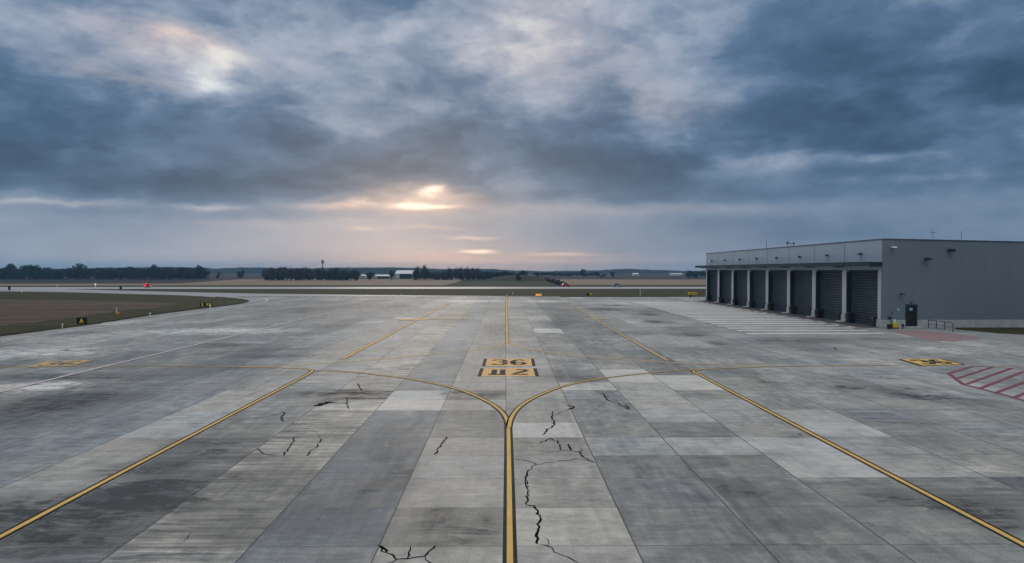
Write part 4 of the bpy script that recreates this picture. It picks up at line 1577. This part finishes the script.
# ------------------------------------------------------------------ cracks in the slabs
def crack(pts, w, seed):
    rr = random.Random(seed)
    g = gp(pts)
    out = [g[0]]
    for a_, b_ in zip(g[:-1], g[1:]):
        n = max(2, int((b_ - a_).length / .16))
        for k in range(1, n + 1):
            p = a_.lerp(b_, k / n)
            if k < n:
                p = p + Vector((rr.uniform(-.06, .06), rr.uniform(-.09, .09), 0))
            out.append(p)
    w *= .72 if w > .1 else .85
    ws = [w * rr.uniform(.45, 1.35) for _ in out]
    ws[0] *= .4
    ws[-1] *= .4
    struct(MB().ribbon(out, ws, .0035).build('pavement_crack', M['crack']))


def cz(l, x0, y0, s):
    return [(x0 + a * s, y0 + c * s) for a, c in l]


k7 = lambda l: cz(l, 340, 360, .3605)
k1 = lambda l: cz(l, 180, 400, .2896)
CR = [
    (k7([(487, 275), (520, 280), (545, 290), (524, 305), (515, 330), (522, 360), (517, 403)]), .05), (k7([(520, 312), (515, 330), (522, 360), (517, 400)]), .06),
    (k7([(517, 403), (540, 405), (555, 432), (550, 470), (547, 510)]), .085), (k7([(547, 510), (575, 516), (620, 543), (668, 566)]), .06),
    (k7([(562, 492), (580, 508), (566, 516)]), .025),
    (k7([(545, 290), (600, 282), (665, 274), (705, 285)]), .045), (k7([(672, 250), (664, 262), (690, 278), (704, 284)]), .10),
    (k7([(490, 228), (545, 230), (570, 232)]), .03), (k7([(556, 230), (585, 217), (605, 228), (612, 250), (640, 252), (665, 256)]), .075), (k7([(634, 233), (640, 252)]), .09),
    (k7([(560, 208), (580, 190), (595, 180), (588, 160), (590, 143)]), .10), (k7([(592, 152), (620, 143), (642, 134)]), .06), (k7([(630, 126), (650, 130), (638, 137)]), .22),
    (k7([(730, 92), (740, 110), (775, 122), (803, 138)]), .10), (k7([(792, 125), (803, 138)]), .14),
    (k7([(105, 513), (130, 535), (155, 553), (185, 552), (235, 545), (264, 514)]), .06), (k7([(185, 552), (190, 534), (196, 514)]), .055), (k7([(235, 545), (260, 566)]), .06), (k7([(160, 552), (128, 564)]), .06),
    (k7([(112, 515), (130, 530), (122, 534)]), .12),
    (k7([(262, 262), (297, 213)]), .09),
    (k1([(250, 63), (310, 55), (370, 40)]), .05), (k1([(350, 40), (362, 45), (350, 58), (355, 76)]), .09),
    (k1([(398, 128), (385, 155), (372, 172), (358, 192)]), .07), (k1([(320, 130), (398, 130), (430, 127)]), .035), (k1([(487, 133), (476, 158), (445, 180), (438, 194)]), .07),
    (k1([(265, 168), (285, 183), (330, 190)]), .07), (k1([(470, 22), (500, 12), (520, 6)]), .55), (k1([(520, 8), (560, 12), (587, 10)]), .16),
    (k1([(575, -10), (577, 12), (585, 30)]), .08), (k1([(40, 458), (10, 490)]), .05),
    ([(358, 383), (360, 388), (362, 391)], .10), ([(344, 398), (360, 399), (388, 398)], .16), ([(326, 394), (352, 392), (372, 394)], .16), ([(384, 392), (395, 391)], .2),
    ([(222, 346.5), (228, 345.6), (240, 346), (262, 344.6)], .22), ([(598, 392), (606, 396), (620, 402)], .04),
    (k1([(40, 150), (120, 140), (200, 150)]), .022), (k1([(300, 190), (360, 192), (440, 192)]), .025), (k1([(430, 100), (470, 112), (487, 133)]), .025), (k7([(520, 260), (560, 262), (612, 250)]), .022),
    (k7([(517, 331), (500, 345), (470, 350)]), .018), (k7([(556, 432), (600, 440), (660, 432)]), .016), (k7([(640, 134), (690, 150), (740, 112)]), .02), (k1([(210, 330), (290, 340), (350, 320)]), .02),
    ([(825, 347), (835, 347.6), (836, 349.6)], .22), ([(700, 350), (720, 348), (742, 345)], .08), ([(860, 350.6), (876, 353)], .12), ([(312, 324), (318, 324.6)], .4),
]
for n_, (pts_, w_) in enumerate(CR):
    crack(pts_, w_, 100 + n_)

# ------------------------------------------------------------------ air
hz = MB().box(-E - 150, E + 150, -75, E + 150, -2, 34).build('haze', None)
hz.data.materials.clear()
hm = bpy.data.materials.new('haze')
hm.use_nodes = True
hm.node_tree.nodes.clear()
pv = hm.node_tree.nodes.new('ShaderNodeVolumePrincipled')
pv.inputs['Color'].default_value = (.30, .62, .95, 1)
pv.inputs['Density'].default_value = .00024
pv.inputs['Anisotropy'].default_value = .2
ho = hm.node_tree.nodes.new('ShaderNodeOutputMaterial')
hm.node_tree.links.new(pv.outputs[0], ho.inputs['Volume'])
hz.data.materials.append(hm)
struct(hz, 'stuff')
